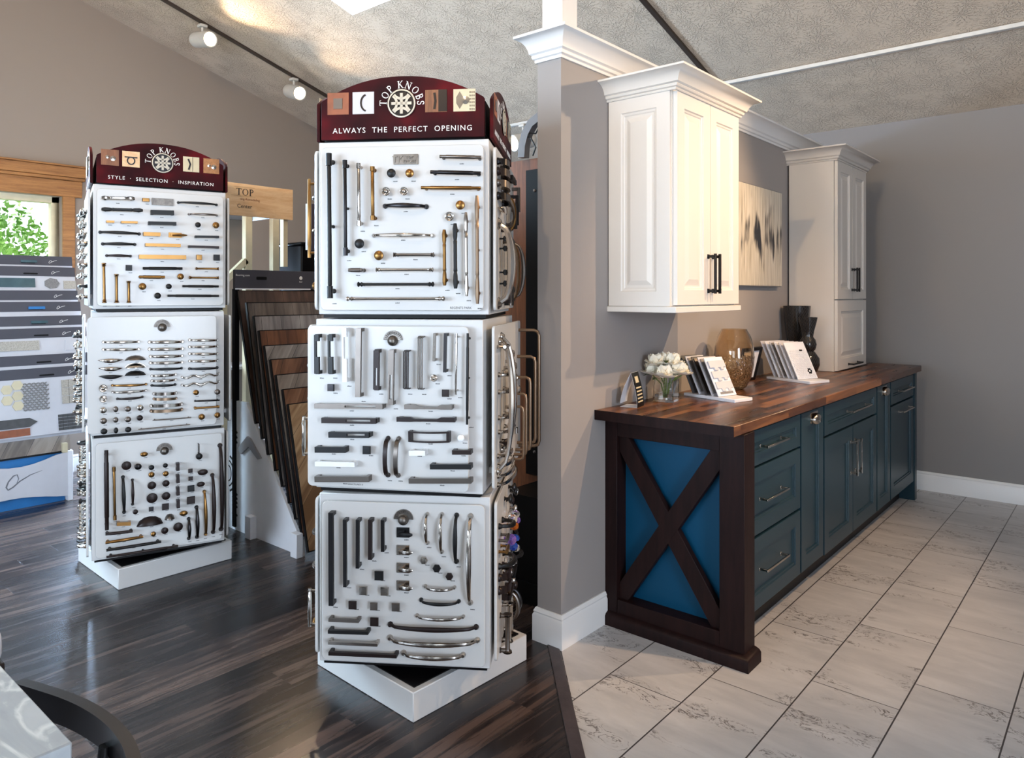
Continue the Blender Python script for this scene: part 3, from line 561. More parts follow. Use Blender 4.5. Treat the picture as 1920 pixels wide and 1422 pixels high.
# ------------------------------------------------------------------ cabinet hardware shapes (board frame: x across, -y out, z up)
def pull_mesh(kind, x0, z0, x1, z1, w_, base, so=.028):
    A = Vector((x0, 0, z0)); B = Vector((x1, 0, z1)); t = (B-A).normalized(); s = Vector((t.z, 0, -t.x)); O = Vector((0, -1, 0)); L = (B-A).length
    m = MB(); w_ *= 1.22 if kind in ('cap', 'rod', 'fin', 'twi', 'arc', 'sq') and w_ < .014 else 1; r = w_/2; Y = -base
    pt = lambda q, side, out: A+t*(q*L)+s*side+O*(base+out)
    def post(q, rr, top=so, square=False, flare=1.35):
        if square: m.sweep([pt(q, 0, 0), pt(q, 0, top)], s, rr, shape='rect')
        else: m.sweep([pt(q, 0, 0), pt(q, 0, .003), pt(q, 0, .005), pt(q, 0, top)], s, [rr*flare, rr*flare, rr, rr], seg=8)
    if kind in ('cap', 'rod', 'fin', 'twi'):
        rr = r*.85 if kind == 'cap' else r*.8
        if kind == 'cap':
            m.sweep([pt(0, 0, so), pt(.001, 0, so), pt(.085, 0, so), pt(.086, 0, so), pt(.095, 0, so), pt(.905, 0, so), pt(.914, 0, so), pt(.915, 0, so), pt(1, 0, so)], s, [r, r*1.15, r*1.15, r*.7, rr, rr, r*.7, r*1.15, r*1.15]); e = .05
        elif kind == 'rod':
            m.sweep([pt(0, 0, so), pt(.15, 0, so), pt(.16, 0, so), pt(.84, 0, so), pt(.85, 0, so), pt(1, 0, so)], s, [r*.85, r*.85, r, r, r*.85, r*.85]); e = .06
        elif kind == 'fin':
            m.sweep([pt(0, 0, so), pt(.01, 0, so), pt(.02, 0, so), pt(.035, 0, so), pt(.055, 0, so), pt(.075, 0, so), pt(.1, 0, so), pt(.9, 0, so), pt(.925, 0, so), pt(.945, 0, so), pt(.965, 0, so), pt(.98, 0, so), pt(.99, 0, so), pt(1, 0, so)], s,
                    [r*.9, r*1.5, r*1.5, r*.8, r*1.4, r*.9, r*.8, r*.8, r*.9, r*1.4, r*.8, r*1.5, r*1.5, r*.9]); e = .06
        else:
            m.sweep([pt(0, 0, so), pt(.08, 0, so), pt(.2, 0, so), pt(.26, 0, so), pt(.27, 0, so), pt(.32, 0, so), pt(.68, 0, so), pt(.73, 0, so), pt(.74, 0, so), pt(.8, 0, so), pt(.92, 0, so), pt(1, 0, so)], s,
                    [r*.7, r*1.1, r*.95, r*.7, r*.9, r*.8, r*.8, r*.9, r*.7, r*.95, r*1.1, r*.7], seg=6); e = .1
        post(e, r*.7); post(1-e, r*.7)
        if L > .3: post(.5, r*.5)
    elif kind in ('arc', 'arf', 'wav'):
        n = 14; P = []; W = []
        for i in range(n+1):
            q = i/n; o = so*1.15*(max(0, 4*q*(1-q)))**.42; sd = (r*1.2*math.sin(q*PI*5)) if kind == 'wav' else 0
            P.append(pt(.02+.96*q, sd, .003+o)); W.append(r*(.75+.4*math.sin(PI*q)**2))
        if kind == 'arf': m.sweep(P, s, r, .0035, shape='rect')
        else: m.sweep(P, s, W, [x*.8 for x in W], seg=8)
        for q in (.02, .98): m.sweep([pt(q, 0, 0), pt(q, 0, .004), pt(q, 0, .009), pt(q, 0, .014)], s, [r*1.25, r*1.25, r*.95, r*.7], seg=8)
    elif kind == 'sq':
        d_ = min(.006, r); m.sweep([pt(0, 0, so), pt(1, 0, so)], s, r, d_, shape='rect')
        for q in (.0, 1.): 
            k = q+(d_/L if q == 0 else -d_/L); m.sweep([pt(k, 0, 0), pt(k, 0, so)], s, r, d_, shape='rect')
    elif kind == 'csq':
        d_ = .006; m.sweep([pt(0, 0, so), pt(.16, 0, so)], s, r, d_, shape='rect'); m.sweep([pt(.16, r*.62, so), pt(.57, r*.62, so)], s, r*.38, d_, shape='rect'); m.sweep([pt(.57, 0, so), pt(1, 0, so)], s, r, d_, shape='rect')
        for k in (.03, .97): m.sweep([pt(k, 0, 0), pt(k, 0, so)], s, r*.8, d_, shape='rect')
    elif kind == 'slt':
        d_ = .006; m.sweep([pt(0, r*.72, so), pt(1, r*.72, so)], s, r*.28, d_, shape='rect'); m.sweep([pt(0, -r*.72, so), pt(1, -r*.72, so)], s, r*.28, d_, shape='rect')
        m.sweep([pt(0, 0, so), pt(.45, 0, so)], s, r*.45, d_, shape='rect'); m.sweep([pt(.9, 0, so), pt(1, 0, so)], s, r*.45, d_, shape='rect')
        for k in (.02, .98): m.sweep([pt(k, 0, 0), pt(k, 0, so)], s, r*.8, d_, shape='rect')
    elif kind == 'rib':
        for j in (-.75, -.25, .25, .75):
            m.sweep([pt(.0, r*j, 0), pt(.0, r*j, so*.7), pt(.03, r*j, so), pt(.97, r*j, so), pt(1, r*j, so*.7), pt(1, r*j, 0)], s, r*.22, seg=6)
    elif kind == 'stp':
        d_ = .006; m.sweep([pt(0, 0, so), pt(.24, 0, so), pt(.3, r*.3, so), pt(.31, r*.3, so), pt(.69, r*.3, so), pt(.7, r*.3, so), pt(.76, 0, so), pt(1, 0, so)], s, [r, r, r*.6, r*.55, r*.55, r*.6, r, r], d_, shape='rect')
        for k in (.04, .96): m.sweep([pt(k, 0, 0), pt(k, 0, so)], s, r*.8, d_, shape='rect')
    elif kind == 'frm':
        n = 8; q_ = lambda i: pt(i/n, 0, .008+so*(.55+.45*math.sin(PI*i/n)))
        for sd in (-1, 1): m.sweep([q_(i)+s*sd*(r-w_*.07) for i in range(n+1)], s, w_*.07, .004, shape='rect')
        for k in (.0, 1.): m.sweep([pt(k, 0, 0), pt(k, 0, so*.65+.008)], s, r, .005, shape='rect')
    elif kind == 'lef':
        n = 10; P = []; W = []
        for i in range(n+1):
            q = i/n; P.append(pt(q, r*.3*math.sin(PI*q), .006+so*.7*math.sin(PI*q)**.7)); W.append(r*max(.06, math.sin(PI*q)**.8))
        m.sweep(P, s, W, .004, seg=8)
        for q in (.12, .88): m.sweep([pt(q, 0, 0), pt(q, 0, so*.45)], s, .003, seg=6)
    return m
def knob_mesh(kind, x, z, w_, h, base):
    m = MB(); c = (x, -base, z); r = w_/2; sy = h/w_
    if kind == 'k': m.lathe([(r*.45, 0), (r*.45, .003), (r*.28, .006), (r*.28, .014), (r*.8, .018), (r, .023), (r*.92, .028), (r*.55, .031), (0, .032)], 16, c, 'y', 1, sy)
    elif kind == 'kc': m.lathe([(r*.5, 0), (r*.5, .003), (r*.3, .006), (r*.3, .012), (r*.9, .016), (r, .02), (r*.92, .023), (r*.75, .022), (r*.7, .025), (r*.5, .024), (r*.42, .028), (r*.2, .03), (0, .031)], 18, c, 'y', 1, sy)
    elif kind == 'kh': m.lathe([(r*.4, 0), (r*.35, .014), (r*.98, .018), (r, .024), (r*.75, .029), (0, .030)], 6, c, 'y', 1, sy)
    elif kind == 'ks': m.lathe([(r*.5, 0), (r*.4, .004), (r*.4, .012), (r*1.3, .016), (r*1.36, .018), (r*1.36, .024), (r*1.2, .027), (0, .0275)], 4, c, 'y', 1, sy, PI/4)
    elif kind == 'em':
        R_ = r; poly = [(x+R_*math.cos(PI*k/14), z-.25*R_+R_*math.sin(PI*k/14)) for k in range(15)]; m.prism(poly, -base, -base-.006, 'y')
        for k in range(13):
            a = PI*(k+.5)/13; m.sweep([(x+R_*.62*math.cos(a), -base-.006, z-.25*R_+R_*.62*math.sin(a)), (x+R_*.9*math.cos(a), -base-.0075, z-.25*R_+R_*.9*math.sin(a))], (math.sin(a), 0, -math.cos(a)), R_*.05, .0015, shape='rect')
        m.ball((x, -base-.012, z-.3*R_), R_*.48, 14, 8, (1, .8, 1))
        m.lathe([(R_*.55, 0), (R_*.55, .008), (R_*.45, .012), (0, .012)], 16, (x, -base, z-.3*R_), 'y')
    elif kind == 'pl':
        m.prism(rrect(x-r, z-h/2, x+r, z+h/2, .002, 2), -base, -base-.005, 'y')
        put_text(m, 'TK', h*.9, x-r*.62, -base-.006, z-h*.3, .0012); put_text(m, 'TOP', h*.36, x+r*.32, -base-.006, z+h*.06, .0012, 1.2); put_text(m, 'KNOBS', h*.36, x+r*.32, -base-.006, z-h*.34, .0012, 1.1)
    elif kind == 'cup':
        n = 12; prof = []; vs = []; fs = []; N = 8
        for i in range(n+1):
            a = PI*i/n
            for k in range(N+1):
                b = (PI/2)*k/N
                vs.append((x-r*math.cos(a)*(math.cos(b)*.15+.85 if k else 1), -base-.028*math.sin(a)*math.cos(b*.0+0)*math.sin(PI/2*(1-k/N*1.0))**.6 if k < N else -base, z-h*.45+h*.95*math.sin(a)*(k/N)))
        for i in range(n):
            for k in range(N): fs.append((i*(N+1)+k, (i+1)*(N+1)+k, (i+1)*(N+1)+k+1, i*(N+1)+k+1))
        m.add(vs, fs); m.prism([(x-r, z-h*.45), (x+r, z-h*.45), (x+r*.8, z+h*.1), (x+r*.4, z+h*.45), (x-r*.4, z+h*.45), (x-r*.8, z+h*.1)], -base, -base-.003, 'y')
    elif kind == 'lat':
        m.box((x-r, -base-.005, z-h*.5), (x+r*.75, -base, z+h*.5)); m.box((x-r*.8, -base-.014, z-h*.22), (x+r*.2, -base-.005, z+h*.3))
        m.sweep([(x-r*.5, -base-.016, z-h*.1), (x+r*.2, -base-.026, z), (x+r*.9, -base-.027, z-h*.02), (x+r*1.4, -base-.024, z)], (0, 0, 1), [h*.16, h*.24, h*.26, h*.1], [.005, .006, .006, .004], seg=8)
    return m
NAMES = {'em': 'emblem_badge', 'pl': 'name_plate', 'cup': 'cup_pull', 'lat': 'cabinet_latch'}
FIN = {'blk': 'matte black', 'drk': 'dark nickel', 'chr': 'polished nickel', 'nik': 'brushed nickel', 'nkw': 'warm nickel', 'brs': 'honey bronze', 'brz': 'dark bronze', 'wht': 'white', 'pew': 'cast pewter', 'gls': 'clear crystal', 'gbl': 'blue crystal', 'gam': 'amber crystal', 'gpu': 'violet crystal'}
def fill_board(board, items, base, codes=True):
    ink = MB(); has = False; rnd = random.Random(len(items))
    for it in items:
        k = it[0]
        if k == 'tx': put_text(ink, it[5], it[4]*1.5 if it[4] > .004 else .007, it[1], -base-.0003, it[2]-.002, .0002); has = True; continue
        if k in ('k', 'ks', 'kh', 'kc', 'em', 'pl', 'cup', 'lat'):
            o = knob_mesh(k, it[1], it[2], it[3], it[4], base).build(NAMES.get(k, 'cabinet_knob'), it[5], board)
            cx, cz = it[1]+.008, it[2]-it[4]*.5-.009; mt = it[5]
            if k in ('em', 'pl'): o['label'] = 'raised pewter maker badge'; continue
        else:
            o = pull_mesh(*it[:6], base, .04 if it[5] > .016 and k in ('cap', 'arc') else .028).build('cabinet_pull', it[6], board)
            mt = it[6]; lo = min(it[2], it[4]); cx = (it[1]+it[3])/2 if abs(it[1]-it[3]) > abs(it[2]-it[4]) else it[1]+.006; cz = lo-it[5]/2-.010
        o['label'] = FIN[mt]+' sample piece'
        if codes:
            for j in range(6):
                wq = .0017; X0 = cx-.0075+j*.0026; ink.box((X0, -base-.0004, cz-.0016), (X0+wq, -base+.0002, cz+.0016+.0004*rnd.choice((-1, 0, 1))))
            has = True
    if has: ink.build('printed_codes', 'ink', board, smooth=False)
HW = {
 'F1': [
  ('cap', -0.2416, 1.9025, -0.2372, 1.408, 0.0181, 'blk'), ('cap', -0.1893, 1.8804, -0.1868, 1.5536, 0.012, 'drk'), ('cap', -0.141, 1.8686, -0.1391, 1.6542, 0.0108, 'chr'), ('cap', -0.0929, 1.8563, -0.091, 1.6735, 0.012, 'brs'),
  ('rod', 0.1399, 1.8857, 0.2808, 1.8799, 0.0106, 'nik'), ('rod', 0.1085, 1.8341, 0.2796, 1.8268, 0.0118, 'drk'), ('rod', 0.0764, 1.7817, 0.2796, 1.7773, 0.0106, 'brs'), ('arc', -0.0582, 1.7241, 0.0909, 1.7204, 0.012, 'drk'),
  ('arc', -0.0996, 1.6233, 0.1135, 1.6215, 0.0096, 'chr'), ('fin', -0.0198, 1.5556, 0.1206, 1.5548, 0.0095, 'nik'), ('fin', -0.0812, 1.5051, 0.1188, 1.5043, 0.0089, 'chr'), ('fin', -0.1453, 1.4555, 0.1206, 1.4556, 0.0095, 'blk'),
  ('fin', -0.1843, 1.4062, 0.158, 1.407, 0.0089, 'chr'), ('rod', -0.1763, 1.5042, -0.1274, 1.504, 0.0144, 'nik'), ('twi', 0.155, 1.6394, 0.1568, 1.4508, 0.0119, 'brs'), ('twi', 0.1923, 1.6597, 0.1941, 1.4407, 0.013, 'blk'),
  ('twi', 0.2288, 1.6966, 0.2318, 1.4153, 0.0106, 'chr'), ('twi', 0.2665, 1.7522, 0.2683, 1.3893, 0.0118, 'nkw'), ('k', -0.0282, 1.8334, 0.0311, 0.0311, 'blk'), ('k', 0.0354, 1.8322, 0.0299, 0.0299, 'brs'),
  ('kc', -0.0479, 1.7722, 0.03, 0.03, 'chr'), ('kc', 0.0147, 1.7719, 0.0299, 0.0299, 'chr'), ('k', -0.1398, 1.5946, 0.0337, 0.0337, 'blk'), ('k', -0.0719, 1.5539, 0.0336, 0.0336, 'brs'),
  ('k', 0.2092, 1.7218, 0.032, 0.032, 'brs'), ('kc', 0.1715, 1.6845, 0.0321, 0.0321, 'chr'), ('pl', 0.0171, 1.8833, 0.0861, 0.0349, 'pew'), ('tx', 0.207, 1.374, 0.0526, 0.0072, 'REGENTS PARK'),
 ],
 'F2': [
  ('csq', -0.268, 1.2826, -0.267, 1.1492, 0.0167, 'blk'), ('csq', -0.219, 1.283, -0.2175, 1.1501, 0.0166, 'blk'), ('csq', -0.1679, 1.3065, -0.1655, 1.1234, 0.0166, 'wht'), ('sq', -0.1162, 1.3069, -0.1195, 1.073, 0.0183, 'nik'),
  ('slt', -0.0533, 1.232, -0.0547, 1.0996, 0.0192, 'brz'), ('slt', -0.0009, 1.2327, -0.0033, 1.0506, 0.0191, 'nik'), ('rib', 0.0497, 1.231, 0.0487, 1.1027, 0.0209, 'brz'), ('rib', 0.099, 1.2791, 0.098, 1.1028, 0.0208, 'nik'),
  ('sq', 0.1494, 1.2918, 0.1466, 1.1985, 0.0072, 'chr'), ('sq', 0.1865, 1.2921, 0.1837, 1.1617, 0.0081, 'drk'), ('rod', 0.2243, 1.2915, 0.2211, 1.0875, 0.0063, 'chr'), ('rod', 0.262, 1.2927, 0.2597, 0.99, 0.008, 'blk'),
  ('ks', -0.2201, 1.1013, 0.025, 0.025, 'drk'), ('kc', 0.1443, 1.1412, 0.0253, 0.0253, 'chr'), ('ks', 0.1844, 1.0913, 0.0252, 0.0252, 'brz'), ('k', 0.238, 0.9435, 0.0242, 0.0242, 'wht'),
  ('ks', -0.0915, 0.8915, 0.0285, 0.0285, 'blk'), ('slt', -0.2754, 1.0383, -0.0309, 1.0422, 0.0164, 'nik'), ('slt', -0.2498, 0.9899, -0.0547, 0.9932, 0.0183, 'brz'), ('slt', -0.2239, 0.9412, -0.0796, 0.9449, 0.0192, 'blk'),
  ('sq', -0.2739, 0.8887, -0.163, 0.8916, 0.0193, 'blk'), ('sq', -0.2729, 0.8401, -0.1301, 0.8432, 0.0156, 'wht'), ('sq', -0.2744, 0.7876, -0.0801, 0.7957, 0.0192, 'nik'), ('stp', 0.045, 1.0436, 0.2096, 1.046, 0.0153, 'nik'),
  ('stp', 0.018, 1.0011, 0.2197, 1.0046, 0.0152, 'brz'), ('frm', 0.0614, 0.9434, 0.1934, 0.9454, 0.0359, 'brz'), ('sq', 0.0614, 0.8891, 0.1177, 0.8911, 0.0135, 'wht'), ('sq', 0.2096, 0.8966, 0.2739, 0.8989, 0.0143, 'brz'),
  ('sq', 0.134, 0.8457, 0.2739, 0.8511, 0.0161, 'blk'), ('sq', 0.0605, 0.7952, 0.2748, 0.8042, 0.0161, 'nik'), ('arf', -0.0222, 0.9331, -0.0222, 0.8024, 0.0138, 'brz'), ('arf', 0.016, 0.9334, 0.0136, 0.8025, 0.0137, 'nik'),
  ('em', -0.0048, 1.2736, 0.0662, 0.0505, 'pew'), ('tx', -0.1402, 0.7668, 0.0441, 0.0056, 'SANCTUARY II'),
 ],
 'F3': [
  ('sq', -0.241, 0.6755, -0.2398, 0.3583, 0.0165, 'drk'), ('sq', -0.1926, 0.6533, -0.1914, 0.4239, 0.0094, 'drk'), ('sq', -0.1473, 0.6547, -0.1479, 0.489, 0.0094, 'drk'), ('sq', -0.104, 0.656, -0.104, 0.5199, 0.0106, 'brz'),
  ('sq', -0.0608, 0.6561, -0.0602, 0.5489, 0.0094, 'drk'), ('em', 0.0048, 0.6607, 0.0672, 0.0501, 'pew'), ('lat', 0.0063, 0.6066, 0.05, 0.0341, 'blk'), ('lat', 0.0063, 0.5466, 0.05, 0.0341, 'chr'),
  ('lat', 0.0063, 0.486, 0.05, 0.0341, 'chr'), ('lat', 0.0063, 0.4255, 0.05, 0.0341, 'chr'), ('arc', 0.0874, 0.6743, 0.0892, 0.5718, 0.0094, 'chr'), ('arc', 0.1385, 0.6757, 0.1385, 0.5424, 0.0094, 'chr'),
  ('arc', 0.1888, 0.6743, 0.1882, 0.5108, 0.0117, 'blk'), ('arc', 0.2372, 0.6757, 0.2354, 0.3698, 0.0163, 'chr'), ('kh', 0.0795, 0.5206, 0.0292, 0.0292, 'chr'), ('kh', 0.1239, 0.4947, 0.0291, 0.0291, 'blk'),
  ('kh', 0.167, 0.4689, 0.0268, 0.0268, 'brz'), ('ks', -0.0757, 0.4629, 0.0317, 0.0317, 'blk'), ('ks', -0.1311, 0.4103, 0.0306, 0.0306, 'chr'), ('ks', -0.0559, 0.4102, 0.0293, 0.0293, 'chr'),
  ('ks', -0.1679, 0.3587, 0.0283, 0.0283, 'brz'), ('ks', -0.0937, 0.3576, 0.0259, 0.0259, 'nik'), ('ks', -0.0176, 0.3578, 0.0281, 0.0281, 'nik'), ('ks', -0.0919, 0.3048, 0.0294, 0.0294, 'brz'),
  ('sq', -0.2489, 0.3084, -0.1431, 0.3088, 0.0082, 'nik'), ('sq', -0.2507, 0.2688, -0.11, 0.2709, 0.0094, 'blk'), ('sq', -0.2507, 0.2305, -0.0782, 0.2313, 0.0082, 'chr'), ('sq', -0.2489, 0.1946, -0.0113, 0.1958, 0.0094, 'brz'),
  ('arc', 0.0791, 0.4267, 0.1841, 0.426, 0.0082, 'chr'), ('arc', 0.0636, 0.3792, 0.1989, 0.3788, 0.0093, 'blk'), ('arc', 0.0487, 0.3258, 0.2154, 0.3281, 0.0082, 'chr'), ('arc', -0.0472, 0.2905, 0.2619, 0.294, 0.0128, 'brz'),
  ('arc', -0.0484, 0.2451, 0.2666, 0.25, 0.0163, 'chr'), ('arc', 0.0014, 0.1956, 0.2154, 0.1975, 0.0128, 'chr'),
 ],
 'B1': [
  ('twi', -0.2681, 1.8815, -0.1264, 1.8872, 0.018, 'chr'), ('ks', -0.0773, 1.8852, 0.0333, 0.0182, 'brs'), ('pl', -0.0009, 1.8821, 0.0985, 0.0357, 'pew'), ('arc', 0.0668, 1.8838, 0.2544, 1.8835, 0.0096, 'blk'),
  ('twi', -0.2681, 1.8274, -0.0914, 1.8323, 0.0181, 'blk'), ('sq', -0.056, 1.8253, 0.0478, 1.8284, 0.0222, 'blk'), ('arc', 0.1173, 1.8278, 0.2556, 1.8294, 0.0083, 'nik'), ('sq', -0.2475, 1.7696, -0.2137, 1.7702, 0.0083, 'brs'),
  ('sq', -0.1849, 1.77, -0.1141, 1.7719, 0.0084, 'brs'), ('sq', -0.067, 1.7713, 0.058, 1.7747, 0.0136, 'blk'), ('k', 0.1593, 1.7747, 0.0276, 0.0276, 'blk'), ('k', 0.2449, 1.7771, 0.033, 0.033, 'brs'),
  ('arc', -0.2761, 1.7193, -0.1019, 1.7181, 0.0109, 'blk'), ('sq', -0.0887, 1.7176, -0.0136, 1.7178, 0.0183, 'brs'), ('lat', 0.0603, 1.7192, 0.0682, 0.0248, 'brs'), ('sq', 0.1456, 1.7141, 0.2588, 1.717, 0.0095, 'blk'),
  ('arc', -0.2638, 1.6638, -0.1225, 1.6659, 0.0109, 'blk'), ('sq', -0.0806, 1.6647, 0.0779, 1.6661, 0.0149, 'brs'), ('sq', 0.115, 1.663, 0.2588, 1.663, 0.0095, 'brz'), ('arc', -0.2467, 1.6081, -0.1413, 1.6081, 0.0096, 'brz'),
  ('sq', -0.1076, 1.6053, 0.1035, 1.6079, 0.0199, 'brs'), ('ks', 0.1652, 1.6099, 0.0276, 0.0276, 'brs'), ('ks', 0.2491, 1.6109, 0.0318, 0.0318, 'blk'), ('ks', -0.1511, 1.5504, 0.0288, 0.0288, 'blk'),
  ('rod', -0.0914, 1.5495, 0.0864, 1.5517, 0.0149, 'blk'), ('fin', 0.148, 1.5528, 0.2576, 1.5537, 0.0095, 'brs'), ('rod', -0.1076, 1.507, 0.0064, 1.5073, 0.0135, 'brs'), ('k', 0.0786, 1.5114, 0.031, 0.031, 'brs'),
  ('fin', 0.1168, 1.5068, 0.2576, 1.5073, 0.0095, 'brs'), ('fin', -0.2578, 1.5717, -0.2552, 1.3813, 0.0118, 'brs'), ('fin', -0.2043, 1.5194, -0.2033, 1.381, 0.0119, 'brs'), ('fin', -0.1521, 1.4873, -0.1515, 1.3807, 0.012, 'brs'),
  ('k', -0.092, 1.4608, 0.0339, 0.0339, 'brs'), ('k', 0.0249, 1.4615, 0.0271, 0.0271, 'blk'), ('k', -0.0252, 1.4153, 0.0305, 0.0305, 'blk'), ('rod', 0.0864, 1.463, 0.2576, 1.4628, 0.0108, 'blk'),
  ('rod', 0.0186, 1.4153, 0.2588, 1.4139, 0.0108, 'blk'),
 ],
 'B2': [
  ('em', 0.0062, 1.2695, 0.0755, 0.0554, 'pew'), ('arc', -0.2519, 1.1937, -0.0953, 1.1911, 0.0099, 'chr'), ('arc', -0.2519, 1.1583, -0.0953, 1.154, 0.0099, 'chr'), ('lef', -0.2701, 1.1076, -0.1681, 1.1064, 0.0205, 'chr'),
  ('lef', -0.268, 1.0699, -0.1681, 1.0658, 0.0205, 'chr'), ('lef', -0.2668, 1.0313, -0.1672, 1.0282, 0.0205, 'blk'), ('cup', -0.1121, 1.1126, 0.0939, 0.0247, 'nik'), ('cup', -0.1121, 1.0755, 0.0939, 0.0247, 'chr'),
  ('cup', -0.1121, 1.0384, 0.0939, 0.0247, 'blk'), ('arc', -0.0531, 1.1873, 0.1, 1.1849, 0.0143, 'chr'), ('arc', -0.0531, 1.1524, 0.1, 1.1493, 0.0143, 'chr'), ('arc', -0.0486, 1.1163, 0.0977, 1.1137, 0.0112, 'chr'),
  ('arc', -0.0486, 1.0849, 0.0977, 1.0817, 0.0112, 'chr'), ('arc', -0.0486, 1.054, 0.0967, 1.0517, 0.0092, 'blk'), ('arc', -0.0419, 1.0207, 0.0675, 1.0222, 0.0101, 'chr'), ('arc', -0.0419, 0.9962, 0.0675, 0.9959, 0.0101, 'chr'),
  ('arc', -0.0419, 0.9733, 0.0661, 0.9716, 0.0091, 'blk'), ('arf', -0.032, 0.9326, 0.0698, 0.9298, 0.0142, 'chr'), ('arf', -0.032, 0.9067, 0.0707, 0.9029, 0.0122, 'nkw'), ('arf', -0.0454, 0.8742, 0.0967, 0.8721, 0.0153, 'chr'),
  ('arf', -0.0454, 0.8477, 0.0967, 0.8451, 0.0142, 'nkw'), ('arc', 0.1281, 1.1917, 0.2646, 1.1874, 0.0104, 'chr'), ('arc', 0.1281, 1.1574, 0.2646, 1.1562, 0.0104, 'chr'), ('arc', 0.1281, 1.1227, 0.2646, 1.1172, 0.0104, 'chr'),
  ('arc', 0.1281, 1.0859, 0.2646, 1.0823, 0.0104, 'chr'), ('arc', 0.1281, 1.047, 0.2636, 1.0459, 0.0104, 'blk'), ('wav', 0.0923, 1.0062, 0.273, 1.0141, 0.0104, 'chr'), ('wav', 0.0923, 0.9672, 0.273, 0.9742, 0.0104, 'chr'),
  ('arc', -0.2136, 0.9844, -0.0629, 0.981, 0.009, 'brs'), ('arc', -0.2127, 0.9512, -0.0642, 0.9512, 0.009, 'chr'), ('arc', -0.1913, 0.918, -0.0798, 0.92, 0.0089, 'brz'), ('kc', -0.2499, 0.9739, 0.0368, 0.0368, 'chr'),
  ('kc', -0.249, 0.9231, 0.0339, 0.0339, 'chr'), ('k', -0.249, 0.8701, 0.03, 0.03, 'chr'), ('k', -0.1967, 0.8709, 0.0224, 0.0292, 'nik'), ('k', -0.1449, 0.8678, 0.0275, 0.0275, 'nik'),
  ('k', -0.0923, 0.8701, 0.0297, 0.0297, 'chr'), ('k', -0.2478, 0.8192, 0.029, 0.029, 'nik'), ('k', -0.1967, 0.8197, 0.0224, 0.0273, 'nik'), ('k', -0.1449, 0.8177, 0.0275, 0.0275, 'nik'),
  ('k', -0.0936, 0.8208, 0.0277, 0.0277, 'brz'), ('k', -0.2461, 0.7692, 0.029, 0.029, 'blk'), ('k', -0.1958, 0.7694, 0.0195, 0.0292, 'blk'), ('k', -0.144, 0.7686, 0.0275, 0.0275, 'blk'),
  ('k', 0.159, 0.9276, 0.0276, 0.0276, 'brs'), ('k', 0.2597, 0.9235, 0.028, 0.028, 'nik'), ('k', 0.1852, 0.8025, 0.0308, 0.0308, 'brs'), ('k', 0.2593, 0.8052, 0.0291, 0.0291, 'brs'),
  ('rod', 0.1499, 0.8845, 0.2696, 0.882, 0.0073, 'drk'), ('cap', 0.1499, 0.8497, 0.2681, 0.8484, 0.0104, 'brs'), ('rod', -0.0384, 0.8046, 0.1357, 0.804, 0.0051, 'nik'), ('rod', -0.1005, 0.7655, 0.1311, 0.7697, 0.0051, 'nik'),
 ],
 'B3': [
  ('em', 0.0147, 0.6538, 0.074, 0.0542, 'pew'), ('rod', -0.2393, 0.6776, -0.2367, 0.2959, 0.0201, 'brz'), ('cap', -0.2071, 0.5939, -0.2029, 0.3379, 0.0107, 'brs'), ('arc', -0.1681, 0.5381, -0.1628, 0.3604, 0.012, 'blk'),
  ('arc', -0.1271, 0.5178, -0.1265, 0.3941, 0.0096, 'brz'), ('k', -0.1537, 0.5923, 0.0431, 0.0431, 'brz'), ('k', -0.1035, 0.5815, 0.0314, 0.0314, 'drk'), ('k', -0.0448, 0.5703, 0.0256, 0.0256, 'blk'),
  ('k', -0.0448, 0.535, 0.028, 0.028, 'brs'), ('k', -0.0432, 0.4818, 0.039, 0.039, 'brz'), ('k', -0.0421, 0.4196, 0.0499, 0.0499, 'brz'), ('ks', -0.0459, 0.3653, 0.0219, 0.0219, 'drk'),
  ('k', 0.017, 0.5733, 0.0233, 0.0233, 'blk'), ('k', 0.0187, 0.532, 0.027, 0.027, 'brs'), ('k', 0.0198, 0.4839, 0.0332, 0.0332, 'brz'), ('k', 0.0204, 0.4212, 0.0393, 0.0393, 'brz'),
  ('ks', 0.0176, 0.3676, 0.0319, 0.0319, 'brz'), ('sq', 0.0731, 0.579, 0.0731, 0.5419, 0.0148, 'brz'), ('sq', 0.0731, 0.5203, 0.0743, 0.48, 0.0148, 'brz'), ('sq', 0.0731, 0.4585, 0.0743, 0.4182, 0.0148, 'brz'),
  ('sq', 0.0743, 0.3953, 0.0754, 0.355, 0.0148, 'brz'), ('ks', 0.1319, 0.5323, 0.0212, 0.0212, 'brz'), ('ks', 0.1331, 0.4928, 0.0212, 0.0212, 'brz'), ('ks', 0.1348, 0.4427, 0.0325, 0.0325, 'blk'),
  ('ks', 0.1348, 0.3834, 0.0387, 0.0387, 'brz'), ('k', 0.1899, 0.5183, 0.049, 0.0314, 'brz'), ('k', 0.18, 0.4586, 0.0389, 0.0264, 'brz'), ('k', 0.1724, 0.6007, 0.0326, 0.0326, 'blk'),
  ('rod', 0.1705, 0.6647, 0.1705, 0.6115, 0.005, 'drk'), ('k', -0.0775, 0.639, 0.0339, 0.0242, 'brs'), ('k', -0.1153, 0.363, 0.0241, 0.0241, 'brz'), ('cup', -0.0506, 0.3038, 0.1189, 0.0439, 'brz'),
  ('cup', 0.0381, 0.3114, 0.0463, 0.0278, 'nik'), ('k', 0.1004, 0.3231, 0.0385, 0.0261, 'brs'), ('k', 0.0749, 0.2589, 0.0446, 0.0446, 'brz'), ('k', 0.0143, 0.2502, 0.0331, 0.0331, 'brz'),
